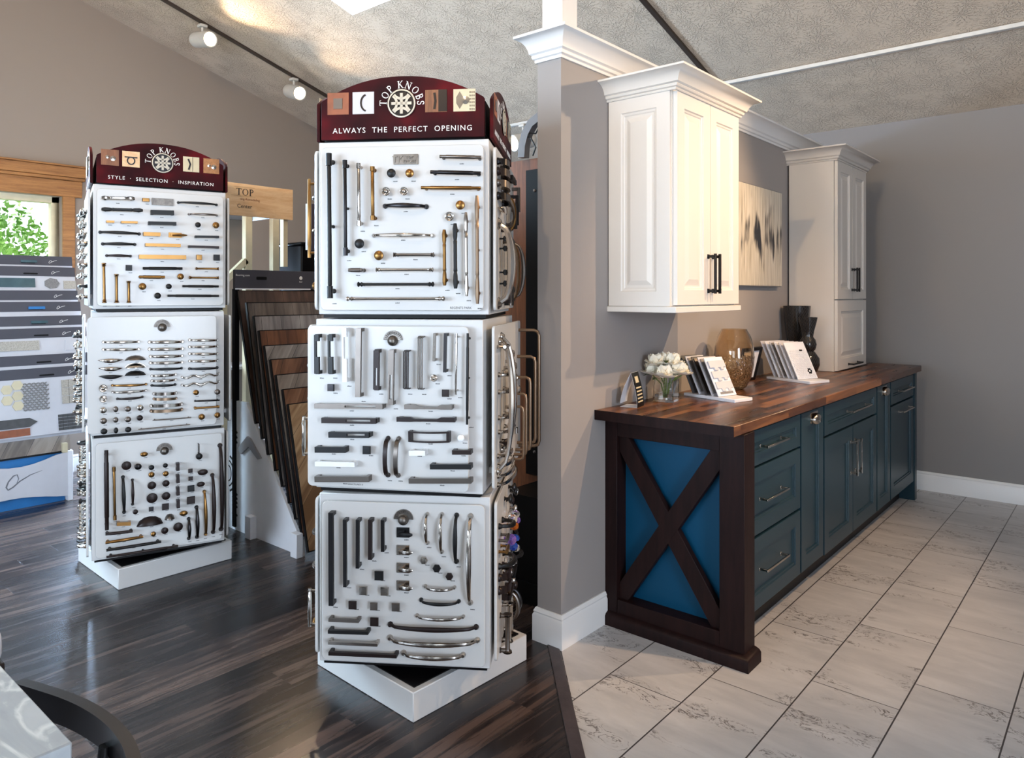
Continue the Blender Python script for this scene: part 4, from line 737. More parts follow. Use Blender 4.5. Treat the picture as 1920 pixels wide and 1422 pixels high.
  ('k', -0.0366, 0.2421, 0.0244, 0.0244, 'brs'), ('arc', 0.2742, 0.6511, 0.2802, 0.2007, 0.0204, 'brz'), ('arc', 0.2372, 0.4996, 0.2414, 0.1944, 0.0178, 'brz'), ('arc', 0.1989, 0.4192, 0.2059, 0.1908, 0.0152, 'brs'),
  ('arc', 0.1621, 0.3425, 0.165, 0.1851, 0.0138, 'drk'), ('arc', 0.1256, 0.2886, 0.1262, 0.1854, 0.0125, 'drk'), ('sq', -0.1951, 0.3177, -0.1359, 0.3107, 0.0168, 'brs'), ('rod', -0.2429, 0.2763, -0.1274, 0.2721, 0.012, 'brz'),
  ('rod', -0.2429, 0.2349, -0.0817, 0.2374, 0.0121, 'brs'), ('rod', -0.2393, 0.1988, -0.0024, 0.1996, 0.0122, 'blk'), ('rod', -0.2393, 0.1663, 0.0743, 0.1648, 0.0111, 'brz'),
 ],
}

def sideset(rows):
    """compact list -> items"""
    return rows
SF1 = [('arf', -.25, 1.885, -.15, 1.875, .022, 'drk'), ('arf', -.25, 1.85, -.13, 1.84, .026, 'brz'), ('arf', -.25, 1.81, -.12, 1.80, .024, 'nik'), ('arf', -.25, 1.765, -.10, 1.755, .024, 'drk'), ('lef', -.25, 1.725, -.14, 1.72, .03, 'chr'),
       ('arc', -.235, 1.675, -.235, 1.385, .034, 'chr'), ('ks', -.18, 1.62, .02, .02, 'blk'), ('ks', -.18, 1.585, .02, .02, 'blk'), ('ks', -.18, 1.50, .02, .02, 'blk'), ('ks', -.18, 1.46, .022, .022, 'blk'),
       ('arf', -.08, 1.78, .02, 1.68, .022, 'nik'), ('arf', .03, 1.80, .03, 1.66, .03, 'brs'), ('sq', -.13, 1.66, -.13, 1.39, .024, 'brz'), ('rod', -.08, 1.63, -.08, 1.38, .016, 'nik'), ('sq', -.03, 1.63, -.03, 1.38, .02, 'blk'),
       ('ks', .06, 1.62, .022, .022, 'blk'), ('ks', .06, 1.56, .022, .022, 'drk'), ('ks', .06, 1.51, .022, .022, 'nik'), ('sq', .10, 1.78, .10, 1.68, .02, 'blk'), ('sq', .16, 1.82, .16, 1.70, .02, 'drk'), ('arf', .12, 1.64, .12, 1.39, .022, 'nkw'), ('arf', .17, 1.64, .17, 1.39, .022, 'brs'), ('arc', .22, 1.64, .22, 1.40, .02, 'nik'),
       ('sq', .22, 1.86, .22, 1.76, .02, 'nik'), ('ks', .1, 1.87, .024, .024, 'nik'), ('ks', .15, 1.87, .02, .02, 'blk'), ('sq', .05, 1.86, -.05, 1.86, .018, 'drk'), ('k', .05, 1.44, .026, .026, 'blk')]
SF2 = [('arc', -.20, 1.265, -.24, .80, .024, 'chr'), ('arc', -.17, 1.28, -.16, .86, .024, 'chr'), ('rod', -.245, 1.24, -.15, 1.24, .012, 'chr'), ('arc', -.22, 1.14, -.14, 1.14, .012, 'chr'), ('arc', -.22, 1.08, -.12, 1.08, .012, 'chr'), ('arc', -.22, .99, -.12, .99, .012, 'chr'), ('arc', -.22, .94, -.1, .94, .014, 'chr'),
       ('k', -.05, 1.2, .03, .03, 'chr'), ('k', .0, 1.15, .03, .03, 'chr'), ('kc', .05, 1.1, .032, .032, 'chr'), ('k', .1, 1.05, .03, .03, 'chr'), ('k', .0, 1.0, .03, .03, 'chr'), ('kc', -.02, .93, .034, .034, 'chr'), ('sq', -.07, 1.18, -.07, 1.0, .014, 'chr'), ('sq', -.1, 1.16, -.1, .98, .014, 'chr'),
       ('arc', -.24, .86, -.08, .86, .012, 'chr'), ('arc', -.24, .825, -.04, .825, .012, 'chr'), ('arc', -.24, .79, .0, .79, .012, 'chr'), ('arc', -.24, .76, .06, .76, .012, 'chr'), ('lef', -.2, .90, -.14, .90, .03, 'brz'), ('ks', .04, .9, .024, .024, 'chr')]
SF2B = [('DP', .24, 1.275, .24, .80, .012, .085), ('DP', .20, 1.17, .20, .82, .012, .075), ('DP', .16, 1.09, .16, .80, .012, .06), ('DP', .12, 1.03, .12, .79, .011, .05), ('DP', .08, .985, .08, .78, .010, .045)]
SF3 = [('arc', -.24, .61, -.13, .60, .018, 'blk'), ('rod', -.24, .56, -.17, .56, .014, 'nik'), ('rod', -.24, .52, -.17, .52, .014, 'brs'), ('arc', -.24, .47, -.10, .47, .02, 'blk'), ('arf', -.24, .43, -.12, .43, .024, 'brz'), ('arf', -.24, .385, -.10, .385, .026, 'brz'),
       ('k', -.05, .655, .036, .036, 'blk'), ('k', .1, .66, .034, .034, 'drk'), ('k', .16, .63, .036, .036, 'blk'), ('k', .02, .63, .03, .03, 'brz'), ('k', .22, .61, .034, .034, 'chr'),
       ('gk', -.02, .57, .042, 'gls'), ('gk', .09, .555, .036, 'gls'), ('gk', .04, .525, .034, 'gam'), ('gk', -.06, .505, .044, 'gpu'), ('gk', .13, .52, .034, 'gpu'), ('gk', .0, .46, .036, 'gbl'), ('gk', .08, .465, .03, 'gbl'), ('gk', -.05, .425, .048, 'gls'), ('gk', .1, .42, .034, 'gls'),
       ('k', .16, .56, .03, .03, 'chr'), ('k', .2, .52, .03, .03, 'drk'), ('k', .18, .47, .034, .034, 'brz'), ('k', .22, .43, .034, .034, 'blk'), ('arc', .1, .38, .2, .38, .018, 'blk'), ('k', -.12, .345, .036, .036, 'brs'), ('k', -.02, .37, .034, .034, 'nik'), ('sq', -.14, .32, -.02, .32, .018, 'brz'), ('sq', .02, .34, .12, .34, .018, 'blk'), ('k', .18, .33, .034, .034, 'drk'), ('k', .08, .30, .03, .03, 'chr'),
       ('fin', -.2, .29, -.2, .15, .022, 'nik'), ('fin', -.13, .30, -.13, .155, .018, 'chr'), ('twi', -.07, .30, -.07, .16, .018, 'chr'), ('arc', .0, .29, .0, .17, .018, 'nik'), ('arc', .08, .27, .08, .16, .018, 'drk'), ('k', .16, .25, .034, .034, 'brz'), ('k', .16, .2, .034, .034, 'brs')]
def far_side(z0, seed, dense=False):
    rnd = random.Random(seed); out = []
    rows = 9 if not dense else 11
    for i in range(rows):
        z = z0+.05+i*(.47/rows)
        for j, x in enumerate((-.2, -.12, -.04, .05, .13, .21)):
            if rnd.random() < .16: continue
            if rnd.random() < (.55 if not dense else .8): out.append(('k' if rnd.random() < .6 else 'kc', x+rnd.uniform(-.01, .01), z, .03, .03, 'chr' if rnd.random() < .8 else 'drk'))
            else: out.append(('arc', x-.035, z, x+.035, z, .014, 'chr' if rnd.random() < .75 else 'blk'))
    return out
def special(board, it, base):
    if it[0] == 'DP':
        _, x0, z0, x1, z1, w_, dp = it
        P = [(x0, -base, z0), (x0, -base-dp*.75, z0), (x0, -base-dp*.93, z0-.006), (x0, -base-dp, z0-.022), (x1, -base-dp, z1+.022), (x1, -base-dp*.93, z1+.006), (x1, -base-dp*.75, z1), (x1, -base, z1)]
        MB().tube(P, w_*.55, 10).build('cabinet_pull', 'nkw', board)['label'] = 'warm nickel D shaped appliance pull'
    elif it[0] == 'gk':
        _, x, z, d_, mt = it
        MB().lathe([(d_*.25, 0), (d_*.2, .012), (d_*.35, .016), (d_*.5, .027), (d_*.46, .036), (d_*.25, .045), (0, .047)], 8, (x, -base, z), 'y').build('cabinet_knob', mt, board, smooth=False)['label'] = FIN[mt]+' faceted knob'

def header(tower, ang, slogan, pics, z0=1.958, half=.287, sub=True):
    """arched burgundy sign on one side of the tower top"""
    n = 16; top = [(half*math.cos(PI*k/n)*1.0, 0) for k in range(n+1)]
    poly = [(-half, z0), (half, z0), (half, z0+.130)]
    for k in range(n+1):
        u = 1-2*k/n; poly.append((half*.985*u, z0+.136+.078*(1-abs(u)**2.2)))
    poly.append((-half, z0+.130))
    y0 = -.301
    h = MB().prism(poly, y0, y0-.012, 'y').build('header_sign', ['burg'], tower, rot=(0, 0, ang), bevel=.001)
    yy = y0-.012
    R_ = .049; cz = z0+.119; e = MB().lathe([(R_, 0), (R_, .004), (R_*.95, .006), (R_*.88, .006), (R_*.86, .003), (0, .003)], 28, (0, yy, cz), 'y'); e.build('emblem_disc', 'drk', h)
    e = MB().lathe([(R_, .0035), (R_, .0062), (R_*.96, .0068), (R_*.90, .0068), (R_*.87, .0035), (R_, .0035)], 28, (0, yy, cz), 'y', cap=False)
    for a in (0, PI/2):
        c, s_ = math.cos(a), math.sin(a); e.sweep([(-R_*.72*c, yy-.005, cz-R_*.72*s_), (R_*.72*c, yy-.005, cz+R_*.72*s_)], (s_, 0, -c), R_*.1, .002, shape='rect')
    for a in range(4):
        q = a*PI/2; cx, cz2 = R_*.95*math.cos(q), R_*.95*math.sin(q)
        e.sweep([(cx-R_*.62*math.cos(q+g), yy-.0055, cz+cz2-R_*.62*math.sin(q+g)) for g in [(-1.0+2.0*i/8) for i in range(9)]], (0, 1, 0), .0015, R_*.085, shape='rect')
    e.build('emblem', 'nkl', h)['label'] = 'round pewter emblem of woven bars'
    # arched lettering
    t = MB(); word = 'TOP KNOBS'; adv = []
    for ch in word: adv.append(.55 if ch == ' ' else SERIF[ch][0]+.16)
    H_ = .025; Rr = R_*1.09; total = sum(adv)*H_; span = math.radians(196); k = span/total; pos = 0
    for ch, ad in zip(word, adv):
        if ch != ' ':
            def place(u, v, pos=pos, ad=ad):
                th = PI/2+span/2-(pos+(u+.08)*H_)*k; 
                thc = PI/2+span/2-(pos+ad*H_/2)*k; rad = Rr+v*H_
                # keep letters upright on their own tangent
                ox = (u+.08-ad/2)*H_*.92; return (rad*math.cos(thc)+ox*math.sin(thc), yy-.0003, cz+rad*math.sin(thc)-ox*math.cos(thc))
            glyph(t, ch, place, .0008)
        pos += ad*H_
    t.build('header_title', 'white_ink', h, smooth=False); t = MB()
    put_text(t, slogan[0], slogan[1], slogan[3], yy-.0006, z0+slogan[2], .0004, slogan[4])
    t.build('header_lettering', 'white_ink', h, smooth=False)
    # small photographs printed on the header
    for (px, kind) in pics:
        w_ = .076; x0 = px-w_/2; zc_ = z0+.125; p = MB().box((x0, yy-.0014, zc_-w_/2), (x0+w_, yy-.0002, zc_+w_/2)); cols = PICS[kind]
        pp = p.build('header_picture', cols[0], h, smooth=False); pp['label'] = cols[1]
        q = MB(); cx = px; cz3 = zc_; ys = yy-.0014
        if kind == 'sqknob': q.box((cx-.016, ys-.002, cz3-.018), (cx+.016, ys, cz3+.018)); mt = 'nik'
        elif kind == 'arc': q.sweep([(cx+.012-.02*math.cos(g), ys-.001, cz3+.028*math.sin(g)) for g in [(-1.4+2.8*i/8) for i in range(9)]], (0, 1, 0), .001, .003, shape='rect'); mt = 'brz'
        elif kind == 'bar': q.sweep([(cx-.006, ys-.001, cz3-.028), (cx-.002, ys-.001, cz3), (cx-.006, ys-.001, cz3+.028)], (0, 1, 0), .001, .004, shape='rect'); q.box((cx+.008, ys-.001, cz3-.036), (cx+.038, ys, cz3+.038)); mt = 'drk'
        elif kind == 'rosette': 
            q.lathe([(.014, 0), (.014, .002), (0, .003)], 14, (cx+.004, ys, cz3), 'y'); q.prism([(cx-.016, cz3-.03), (cx-.004, cz3-.01), (cx-.004, cz3+.01), (cx-.016, cz3+.03), (cx-.028, cz3+.01), (cx-.028, cz3-.01)], ys, ys-.001, 'y')
            for a in range(6):
                for b in range(3): q.box((cx+.018+b*.0065, ys-.001, cz3-.034+a*.0115), (cx+.022+b*.0065, ys, cz3-.028+a*.0115))
            mt = 'chr'
        elif kind == 'ring': q.box((cx-.028, ys-.001, cz3+.006), (cx+.028, ys, cz3+.012)); q.sweep([(cx+.016*math.cos(g), ys-.001, cz3-.008+.018*math.sin(g)) for g in [i*PI/6 for i in range(13)]], (0, 1, 0), .001, .0028, shape='rect'); mt = 'drk'
        elif kind == 'lever': q.sweep([(cx-.014, ys-.001, cz3+.026), (cx-.004, ys-.001, cz3), (cx-.012, ys-.001, cz3-.028)], (0, 1, 0), .001, .004, shape='rect'); q.box((cx+.006, ys-.0008, cz3-.036), (cx+.008, ys, cz3+.036)); mt = 'drk'
        else: q.lathe([(.012, 0), (.012, .003), (0, .004)], 14, (cx+.012, ys, cz3-.004), 'y'); q.lathe([(.008, 0), (.008, .003), (0, .004)], 14, (cx-.012, ys, cz3+.002), 'y'); mt = 'chr'
        q.build('pictured_hardware', mt, h, smooth=False)
    return h
PICS = {'sqknob': ('terra', 'printed picture of a square knob on orange wood'), 'arc': ('greycard', 'printed picture of an arched pull on a white door'), 'bar': ('oakx', 'printed picture of a slim pull on brown doors'), 'rosette': ('cream', 'printed picture of a crystal knob and lattice'),
        'ring': ('maple', 'printed picture of a ring pull on cream'), 'lever': ('cream', 'printed picture of a lever pull on cream'), 'ball': ('oak', 'printed picture of a round knob on oak'), 'dark': ('oakx', 'printed picture of a dark pull on wood')}
def tower(label, loc, angs, slogan, pics, fronts, sides, side_ang):
    T = thing('hardware_display_tower', label, 'display tower', loc)
    MB().box((-.285, -.285, 0), (.285, .285, .1)).build('base_plinth', 'box', T, rot=(0, 0, math.radians(90-2)), bevel=.003)
    MB().box((-.262, -.262, .1), (.262, .262, .104)).build('base_top', 'black', T, rot=(0, 0, math.radians(88)))
    MB().lathe([(.1, .1), (.1, .125), (.03, .125), (.03, .14)], 24).build('turntable', 'steel', T)
    Z = ((1.352, 1.952), (.742, 1.335), (.142, .728))
    for i, (z0, z1) in enumerate(Z):
        a = math.radians(angs[i]); b = MB(); b.box((-.3, -.3, z0), (.3, .3, z1))
        bx = b.build('tier_box', 'box', T, rot=(0, 0, a), bevel=.002)
        MB().box((-.288, -.288, z0-.013), (.288, .288, z0)).build('tier_shelf', 'black', T, rot=(0, 0, a))
        base = (.322, .337, .322)[i]
        for j, rz in enumerate((0, side_ang, 180, -side_ang)):
            xs = (-.285, .285) if j or i == 0 else ((-.315, .258) if i == 1 else (-.283, .285))
            zz = (z0+.014, z1-.022)
            bo = MB().prism(rrect(xs[0], zz[0], xs[1], zz[1], .018), -base, -base+.010, 'y').build('sample_board', 'board', T, rot=(0, 0, a+math.radians(rz)), bevel=.0015)
            for sx in (-.22, .22):
                for sz in (zz[0]+.06, zz[1]-.06): pass
            MB().box((-.2, -base+.0105, z0+.05), (.2, -.3005, z0+.07)).build('board_spacer', 'box', bo)
            if j == 0: fill_board(bo, fronts[i], base)
            elif j == 1:
                its = sides[i]; fill_board(bo, [q for q in its if q[0] not in ('DP', 'gk')], base, False)
                for q in its:
                    if q[0] in ('DP', 'gk'): special(bo, q, base)
            elif j == 3 and side_ang > 0:
                fill_board(bo, [('rod', .262, z0+(.2 if i == 0 else .1), .262, z1-(.12 if i == 0 else .35), .014, 'brs' if i == 0 else 'chr'), ('k', .2, z0+.2, .03, .03, 'chr'), ('arc', .15, z0+.3, .24, z0+.3, .014, 'chr'), ('k', .22, z0+.1, .03, .03, 'brs'), ('arc', .15, z0+.42, .24, z0+.42, .014, 'nik')], base, False)
    a = math.radians(angs[0])
    MB().box((-.285, -.285, 1.952), (.285, .285, 1.972)).box((-.287, -.287, 1.972), (.287, .287, 2.085)).build('header_box', 'black', T, rot=(0, 0, a))
    for j in range(4): header(T, a+PI/2*j, slogan, pics)
    return T
tower('large tower of white boards of knobs and pulls, ALWAYS THE PERFECT OPENING on its header', (-2.0975, 1.925, 0), (34.3, 31, 35),
      ('ALWAYS  THE  PERFECT  OPENING', .0265, .022, 0.0, 1.2), ((-.226, 'sqknob'), (-.136, 'arc'), (.12, 'bar'), (.218, 'rosette')), (HW['F1'], HW['F2'], HW['F3']), (SF1, SF2+SF2B, SF3), 90)
tower('smaller looking tower of knob and pull boards farther back, STYLE SELECTION INSPIRATION on its header', (-3.995, 1.739, 0), (72.3, 70.5, 71),
      ('STYLE  ·  SELECTION  ·  INSPIRATION', .0245, .022, 0.0, 1.18), ((-.230, 'dark'), (-.140, 'ring'), (.132, 'lever'), (.228, 'ball')), (HW['B1'], HW['B2'], HW['B3']), (far_side(1.36, 2), far_side(.75, 3), far_side(.15, 4, True)), -90)

# ------------------------------------------------------------------ cabinets on the right: frame with x -> +y (along the wall), -y -> +x (towards the room)
def CX(y, x, z): # local (a, d, z): a along +Y, -d outward +X
    return Matrix(((0, -1, 0, x), (1, 0, 0, y), (0, 0, 1, z), (0, 0, 0, 1)))
RAISED = lambda st: [(0, -.019), (st, -.019), (st+.004, -.013), (st+.010, -.012), (st+.014, -.008), (st+.020, -.008), (st+.045, -.016)]
FLATP = lambda st: [(0, -.019), (.002, -.020), (st, -.020), (st+.003, -.015), (st+.010, -.015), (st+.013, -.009)]
def door(parent, name, y, x, z, w_, h, st, mat, style):
    return MB(CX(y, x, z)).nested(w_, h, style(st)).build(name, mat, parent, smooth=False)
def bar_pull(parent, x, y0, z0, y1, z1, mat='chr', w_=.008, so=.034, name='door_handle', square=True, feet=True):
    m = MB(CX(0, x, 0)); A = Vector((y0, -so, z0)); B = Vector((y1, -so, z1)); t = (B-A).normalized(); s = Vector((t.z, 0, -t.x))
    m.sweep([A, B], s, w_/2, w_/2*.8, shape='rect' if square else 'round')
    for q in (A+t*w_, B-t*w_):
        m.sweep([(q.x, 0, q.z), (q.x, -.003, q.z), (q.x, -.0031, q.z), (q.x, -so, q.z)], s, [w_*.8, w_*.8, w_/2, w_/2] if feet else w_/2, shape='rect')
    return m.build(name, mat, parent, bevel=.0008)
# wall cabinet
wc = thing('wall_cabinet', 'white two-door wall cabinet with crown moulding hung above the wooden countertop', 'cabinet', (0, 0, 0))
MB().box((-1.750, 2.715, 1.372), (-1.453, 3.33, 2.262)).build('cabinet_body', 'cabw', wc, bevel=.001)
MB(Matrix.Translation((-1.752, 2.700, 1.372))).nested(.296, .890, [(0, 0.0), (.062, 0), (.066, .005), (.074, .006), (.078, .010), (.088, .010), (.108, .002)], back=.015).build('side_panel', 'cabw', wc, smooth=False)
MB().box((-1.757, 2.694, 1.346), (-1.425, 3.338, 1.371)).build('light_rail', 'cabw', wc, bevel=.002)
MB().profile([(-1.757, 2.700), (-1.432, 2.700), (-1.432, 3.334), (-1.757, 3.334)], [(a-.002, b+2.258) for a, b in crown(.082, .080)]).build('crown_moulding', 'cabw', wc)
for i, (y, hy) in enumerate(((2.722, 3.005), (3.027, 3.050))):
    d_ = door(wc, 'door', y, -1.452, 1.378, .302, .880, .062, 'cabw', RAISED)
    bar_pull(d_, -1.433, hy, 1.425, hy, 1.60, 'blk', .012)
# tall cabinet standing on the worktop
tc = thing('tower_cabinet', 'tall white cabinet standing on the far end of the countertop', 'cabinet')
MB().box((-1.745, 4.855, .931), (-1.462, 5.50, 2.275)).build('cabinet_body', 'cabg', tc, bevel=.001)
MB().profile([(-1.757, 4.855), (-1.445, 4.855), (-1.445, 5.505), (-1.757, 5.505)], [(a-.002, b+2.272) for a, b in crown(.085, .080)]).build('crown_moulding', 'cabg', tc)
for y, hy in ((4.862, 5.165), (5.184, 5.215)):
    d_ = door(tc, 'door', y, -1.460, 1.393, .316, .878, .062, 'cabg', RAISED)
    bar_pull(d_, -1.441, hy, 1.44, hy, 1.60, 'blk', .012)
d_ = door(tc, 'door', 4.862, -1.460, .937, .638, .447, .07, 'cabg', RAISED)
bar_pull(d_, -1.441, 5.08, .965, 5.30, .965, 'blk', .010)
# base run, unit by unit
def base_unit(label, y0, y1, fronts):
    u = thing('base_cabinet', label, 'cabinet', group='dark teal base cabinets under the wooden countertop')
    MB().box((-1.735, y0, .13), (-1.192, y1, .888)).build('cabinet_body', 'teal', u)
    MB().box((-1.73, y0, .0), (-1.262, y1, .129)).build('toe_kick', 'black', u)
    for (nm, a, b, z0, z1, st, h) in fronts:
        d_ = door(u, nm, a, -1.191, z0, b-a, z1-z0, st, 'teal', FLATP)
        X = -1.1715
        if h is None: continue
        if h[0] == 'bar': bar_pull(d_, X if z1-z0 < .3 and nm == 'drawer' else X, h[1], h[2], h[3], h[4], 'chr', h[5] if len(h) > 5 else .009, name='drawer_pull' if nm == 'drawer' else 'door_handle')
        else:
            yc, zc_ = h[1], h[2]; m = MB(CX(yc, X, zc_)); m.box((-.05, -.003, -.026), (.05, 0, .026))
            m.lathe([(.045, 0), (.045, .010), (.040, .020), (.028, .027), (0, .029)], 18, (0, -.002, -.008), 'y', 1, .62)
            m.build('cup_pull', 'chr', d_)
    return u
base_unit('dark teal cabinet of three stacked drawers beside the X-braced end panel', 2.782, 3.409, [('drawer', 2.788, 3.402, .728, .872, .05, ('bar', 2.925, .802, 3.17, .802)), ('drawer', 2.788, 3.402, .446, .718, .06, ('bar', 2.92, .587, 3.17, .587)), ('drawer', 2.788, 3.402, .142, .434, .06, ('bar', 2.92, .30, 3.17, .30))])
base_unit('narrow dark teal pull-out cabinet with a cup pull, right of the three drawers', 3.409, 3.732, [('door', 3.416, 3.725, .142, .872, .066, ('cup', 3.585, .838))])
base_unit('wide dark teal cabinet with one drawer over two doors with tall handles', 3.732, 4.70, [('drawer', 3.742, 4.69, .722, .872, .05, ('bar', 4.10, .80, 4.46, .80)), ('door', 3.742, 4.213, .135, .710, .07, ('bar', 4.178, .45, 4.178, .64, .012)), ('door', 4.219, 4.69, .135, .710, .07, ('bar', 4.255, .45, 4.255, .64, .012))])
base_unit('narrow dark teal pull-out cabinet with a cup pull near the far end', 4.70, 5.012, [('door', 4.708, 5.004, .135, .872, .062, ('cup', 4.86, .84))])
base_unit('dark teal cabinet at the far end with a small drawer over a single door', 5.012, 5.64, [('drawer', 5.022, 5.632, .728, .872, .05, ('bar', 5.2, .80, 5.5, .80)), ('door', 5.022, 5.632, .135, .715, .07, ('bar', 5.2, .665, 5.5, .665))])
tag(MB().box((-1.757, 5.641, 0), (-1.165, 5.70, .888)).build('end_post', 'teal', bevel=.002), 'dark teal end post closing the far end of the base cabinets', 'cabinet panel')
# X-braced end
ep = thing('cabinet_end_cap', 'espresso X-braced end over a blue back at the near end of the cabinets', 'cabinet panel')
f = MB(); f.box((-1.757, 2.68, 0), (-1.697, 2.778, .888)); f.box((-1.232, 2.68, 0), (-1.131, 2.778, .888)); f.box((-1.697, 2.682, .812), (-1.232, 2.775, .888)); f.box((-1.697, 2.682, 0), (-1.232, 2.775, .112))
f.build('frame', 'espresso', ep, bevel=.0015)
MB().box((-1.697, 2.752, .112), (-1.232, 2.772, .812)).build('back_panel', 'blue', ep)
for sgn in (1, -1):
    cx, cz_ = -1.4645, .462; hw_, hh = .2325, .35; dx, dz = 2*hw_, 2*hh; L = math.hypot(dx, dz); wv = .036
    # brace clipped to the opening
    ux, uz = dx/L*sgn, dz/L; px, pz = -uz, ux
    poly = []
    a = (cx-sgn*hw_, cz_-hh); b = (cx+sgn*hw_, cz_+hh)
    ex = wv/abs(pz) if abs(pz) > 0 else 0; ez = wv/abs(px)
    poly = [(a[0], a[1]), (a[0]+sgn*wv/uz, a[1]), (b[0], b[1]-wv/abs(ux)), (b[0], b[1]), (b[0]-sgn*wv/uz, b[1]), (a[0], a[1]+wv/abs(ux))]
    MB().prism(poly, 2.700+(.0006 if sgn < 0 else 0), 2.732+(.0006 if sgn < 0 else 0), 'y').build('brace', 'espresso', ep, bevel=.001)
f = MB(); f.profile([(-1.755, 2.68), (-1.131, 2.68), (-1.131, 2.778)], [(0, 0), (.026, 0), (.026, .038), (.020, .047), (.010, .052), (0, .055)]); f.build('base_moulding', 'espresso', ep)
ct = MB().box((-1.757, 2.60, .889), (-1.138, 5.712, .929)).build('countertop', 'butcher', bevel=.003)
MB().box((-1.758, 2.5975, .8885), (-1.1375, 2.5999, .9295)).build('end_shade_band', 'espresso', ct)  # dark strip painting in the shade on the countertop's unlit near end
tag(ct, 'long dark walnut butcher block countertop over the teal base cabinets', 'countertop')

# ------------------------------------------------------------------ things on the countertop
ZT = .9292
VD = Vector((-math.sin(math.radians(40.5)), math.cos(math.radians(40.5)), 0)); VR = Vector((math.cos(math.radians(40.5)), math.sin(math.radians(40.5)), 0))
def P_(u, v, z): # point on a horizontal plane, in the room
    d_ = VD+VR*(u-960)/1372+Vector((0, 0, 1))*(553-v)/1372; return Vector((0, 0, 1.42))+d_*((z-1.42)/d_.z)
# folded card
tcard = thing('tent_card', 'folded white card with a black printed face at the left end of the countertop', 'card', (-1.700, 2.785, ZT), math.radians(12))
n = 10
back_ = [(-.030+.050*(k/n)**1.8, .150*(k/n)) for k in range(n+1)]
front_ = [(.020+.028*math.sin(PI/2*(k/n)), .150*(1-k/n)) for k in range(n+1)]
out_ = back_+front_[1:]
def sheet(pts, y0, y1, th=.0008):
    m = MB(); P3 = [(p[0], (y0+y1)/2, p[1]) for p in pts]; return m.sweep(P3, (0, 1, 0), (y1-y0)/2, th/2, shape='rect')
sheet([(-.030, .0008), (.048, .0008)]+front_[::-1][1:]+back_[::-1][1:-1], -.035, .055).build('folded_card', 'white', tcard)
f = MB()
sheet([(p[0]+.0012, p[1]) for p in front_], -.0349, .0549, .0006).build('printed_face', 'black', tcard)
for k, (a0, b0) in enumerate(((.12, .30), (.42, .46), (.52, .56), (.62, .66), (.72, .76), (.82, .86))):
    sheet([(.022+.028*math.sin(PI/2*(a0+(b0-a0)*q/2)), .150*(1-(a0+(b0-a0)*q/2))) for q in range(3)], -.022 if k else -.01, .042 if k else .03, .0006).build('printed_line', 'cream', tcard)
# flowers
fv = thing('flower_vase', 'square clear glass vase holding cream silk flowers on the countertop', 'vase', (-1.655, 3.035, ZT), math.radians(12))
hs = .047
m = MB(); L4 = [(-hs, -hs), (hs, -hs), (hs, hs), (-hs, hs)]; I4 = [(p[0]*.90, p[1]*.90) for p in L4]
vs = [(x, y, 0) for x, y in L4]+[(x, y, .10) for x, y in L4]+[(x, y, .10) for x, y in I4]+[(x, y, .010) for x, y in I4]
fs = [(3, 2, 1, 0), (12, 13, 14, 15)]
for r_ in range(3): fs += [(r_*4+k, r_*4+(k+1) % 4, (r_+1)*4+(k+1) % 4, (r_+1)*4+k) for k in range(4)]
m.add(vs, fs).build('glass_vase', 'glass', fv, smooth=False)
MB().box((-hs*.86, -hs*.86, .011), (hs*.86, hs*.86, .035)).build('water', 'water', fv)
rnd = random.Random(4)
BL = [(-.058, -.02, .118, .058), (.008, -.052, .112, .062), (.058, -.008, .128, .060), (-.025, .03, .140, .062), (-.034, -.045, .165, .056), (.034, -.012, .168, .056), (.066, .03, .120, .05), (0, .0, .175, .05)]
for (bx_, by_, bz, br) in BL:
    fl = MB().tube([(bx_*.1, by_*.1, .015+rnd.random()*.01), (bx_*.25+rnd.uniform(-.01, .01), by_*.25, .08), (bx_, by_, bz)], .0028, 6).build('stem', 'stem', fv)
    q = MB()
    for ring, (npet, rr, tilt, ln) in enumerate(((4, .25, 1.25, .6), (5, .5, .95, .8), (6, .6, .55, .95), (7, .8, .12, 1.0))):
        for k in range(npet):
            a = 2*PI*k/npet+ring*.5+rnd.uniform(-.15, .15); tl = tilt+rnd.uniform(-.15, .15)
            dirv = Vector((math.cos(a)*math.cos(tl), math.sin(a)*math.cos(tl), math.sin(tl))); sd = Vector((-math.sin(a), math.cos(a), 0)); nn = dirv.cross(sd)
            P0 = []; W = []
            for j in range(6):
                u = j/5; P0.append(Vector((bx_, by_, bz))+dirv*br*ln*u+nn*(br*(.42 if ring < 3 else .12)*(u**2))); W.append(br*.56*math.sin(PI*min(.88, u*.75+.12))**.7)
            vs = []; fs = []
            for j in range(6):
                for s_ in (-1, -.5, 0, .5, 1): vs.append(P0[j]+sd*W[j]*s_-nn*br*.16*(s_*s_)*-1)
            for j in range(5):
                for s_ in range(4): fs.append((j*5+s_, j*5+s_+1, (j+1)*5+s_+1, (j+1)*5+s_))
            q.add(vs, fs)
    q.build('bloom', 'petal', fv)
for a, z_ in ((.3, .17), (2.2, .15), (3.6, .12), (5.0, .19), (1.3, .20), (4.4, .11)):
    c = Vector((.05*math.cos(a), .05*math.sin(a), z_)); dv = Vector((math.cos(a), math.sin(a), .1)); sd = Vector((-math.sin(a), math.cos(a), 0))
    MB().sweep([c, c+dv*.02, c+dv*.04, c+dv*.055+Vector((0, 0, -.01))], sd, [.003, .014, .012, .002], .0006, shape='rect').build('leaf', 'leaf', fv)
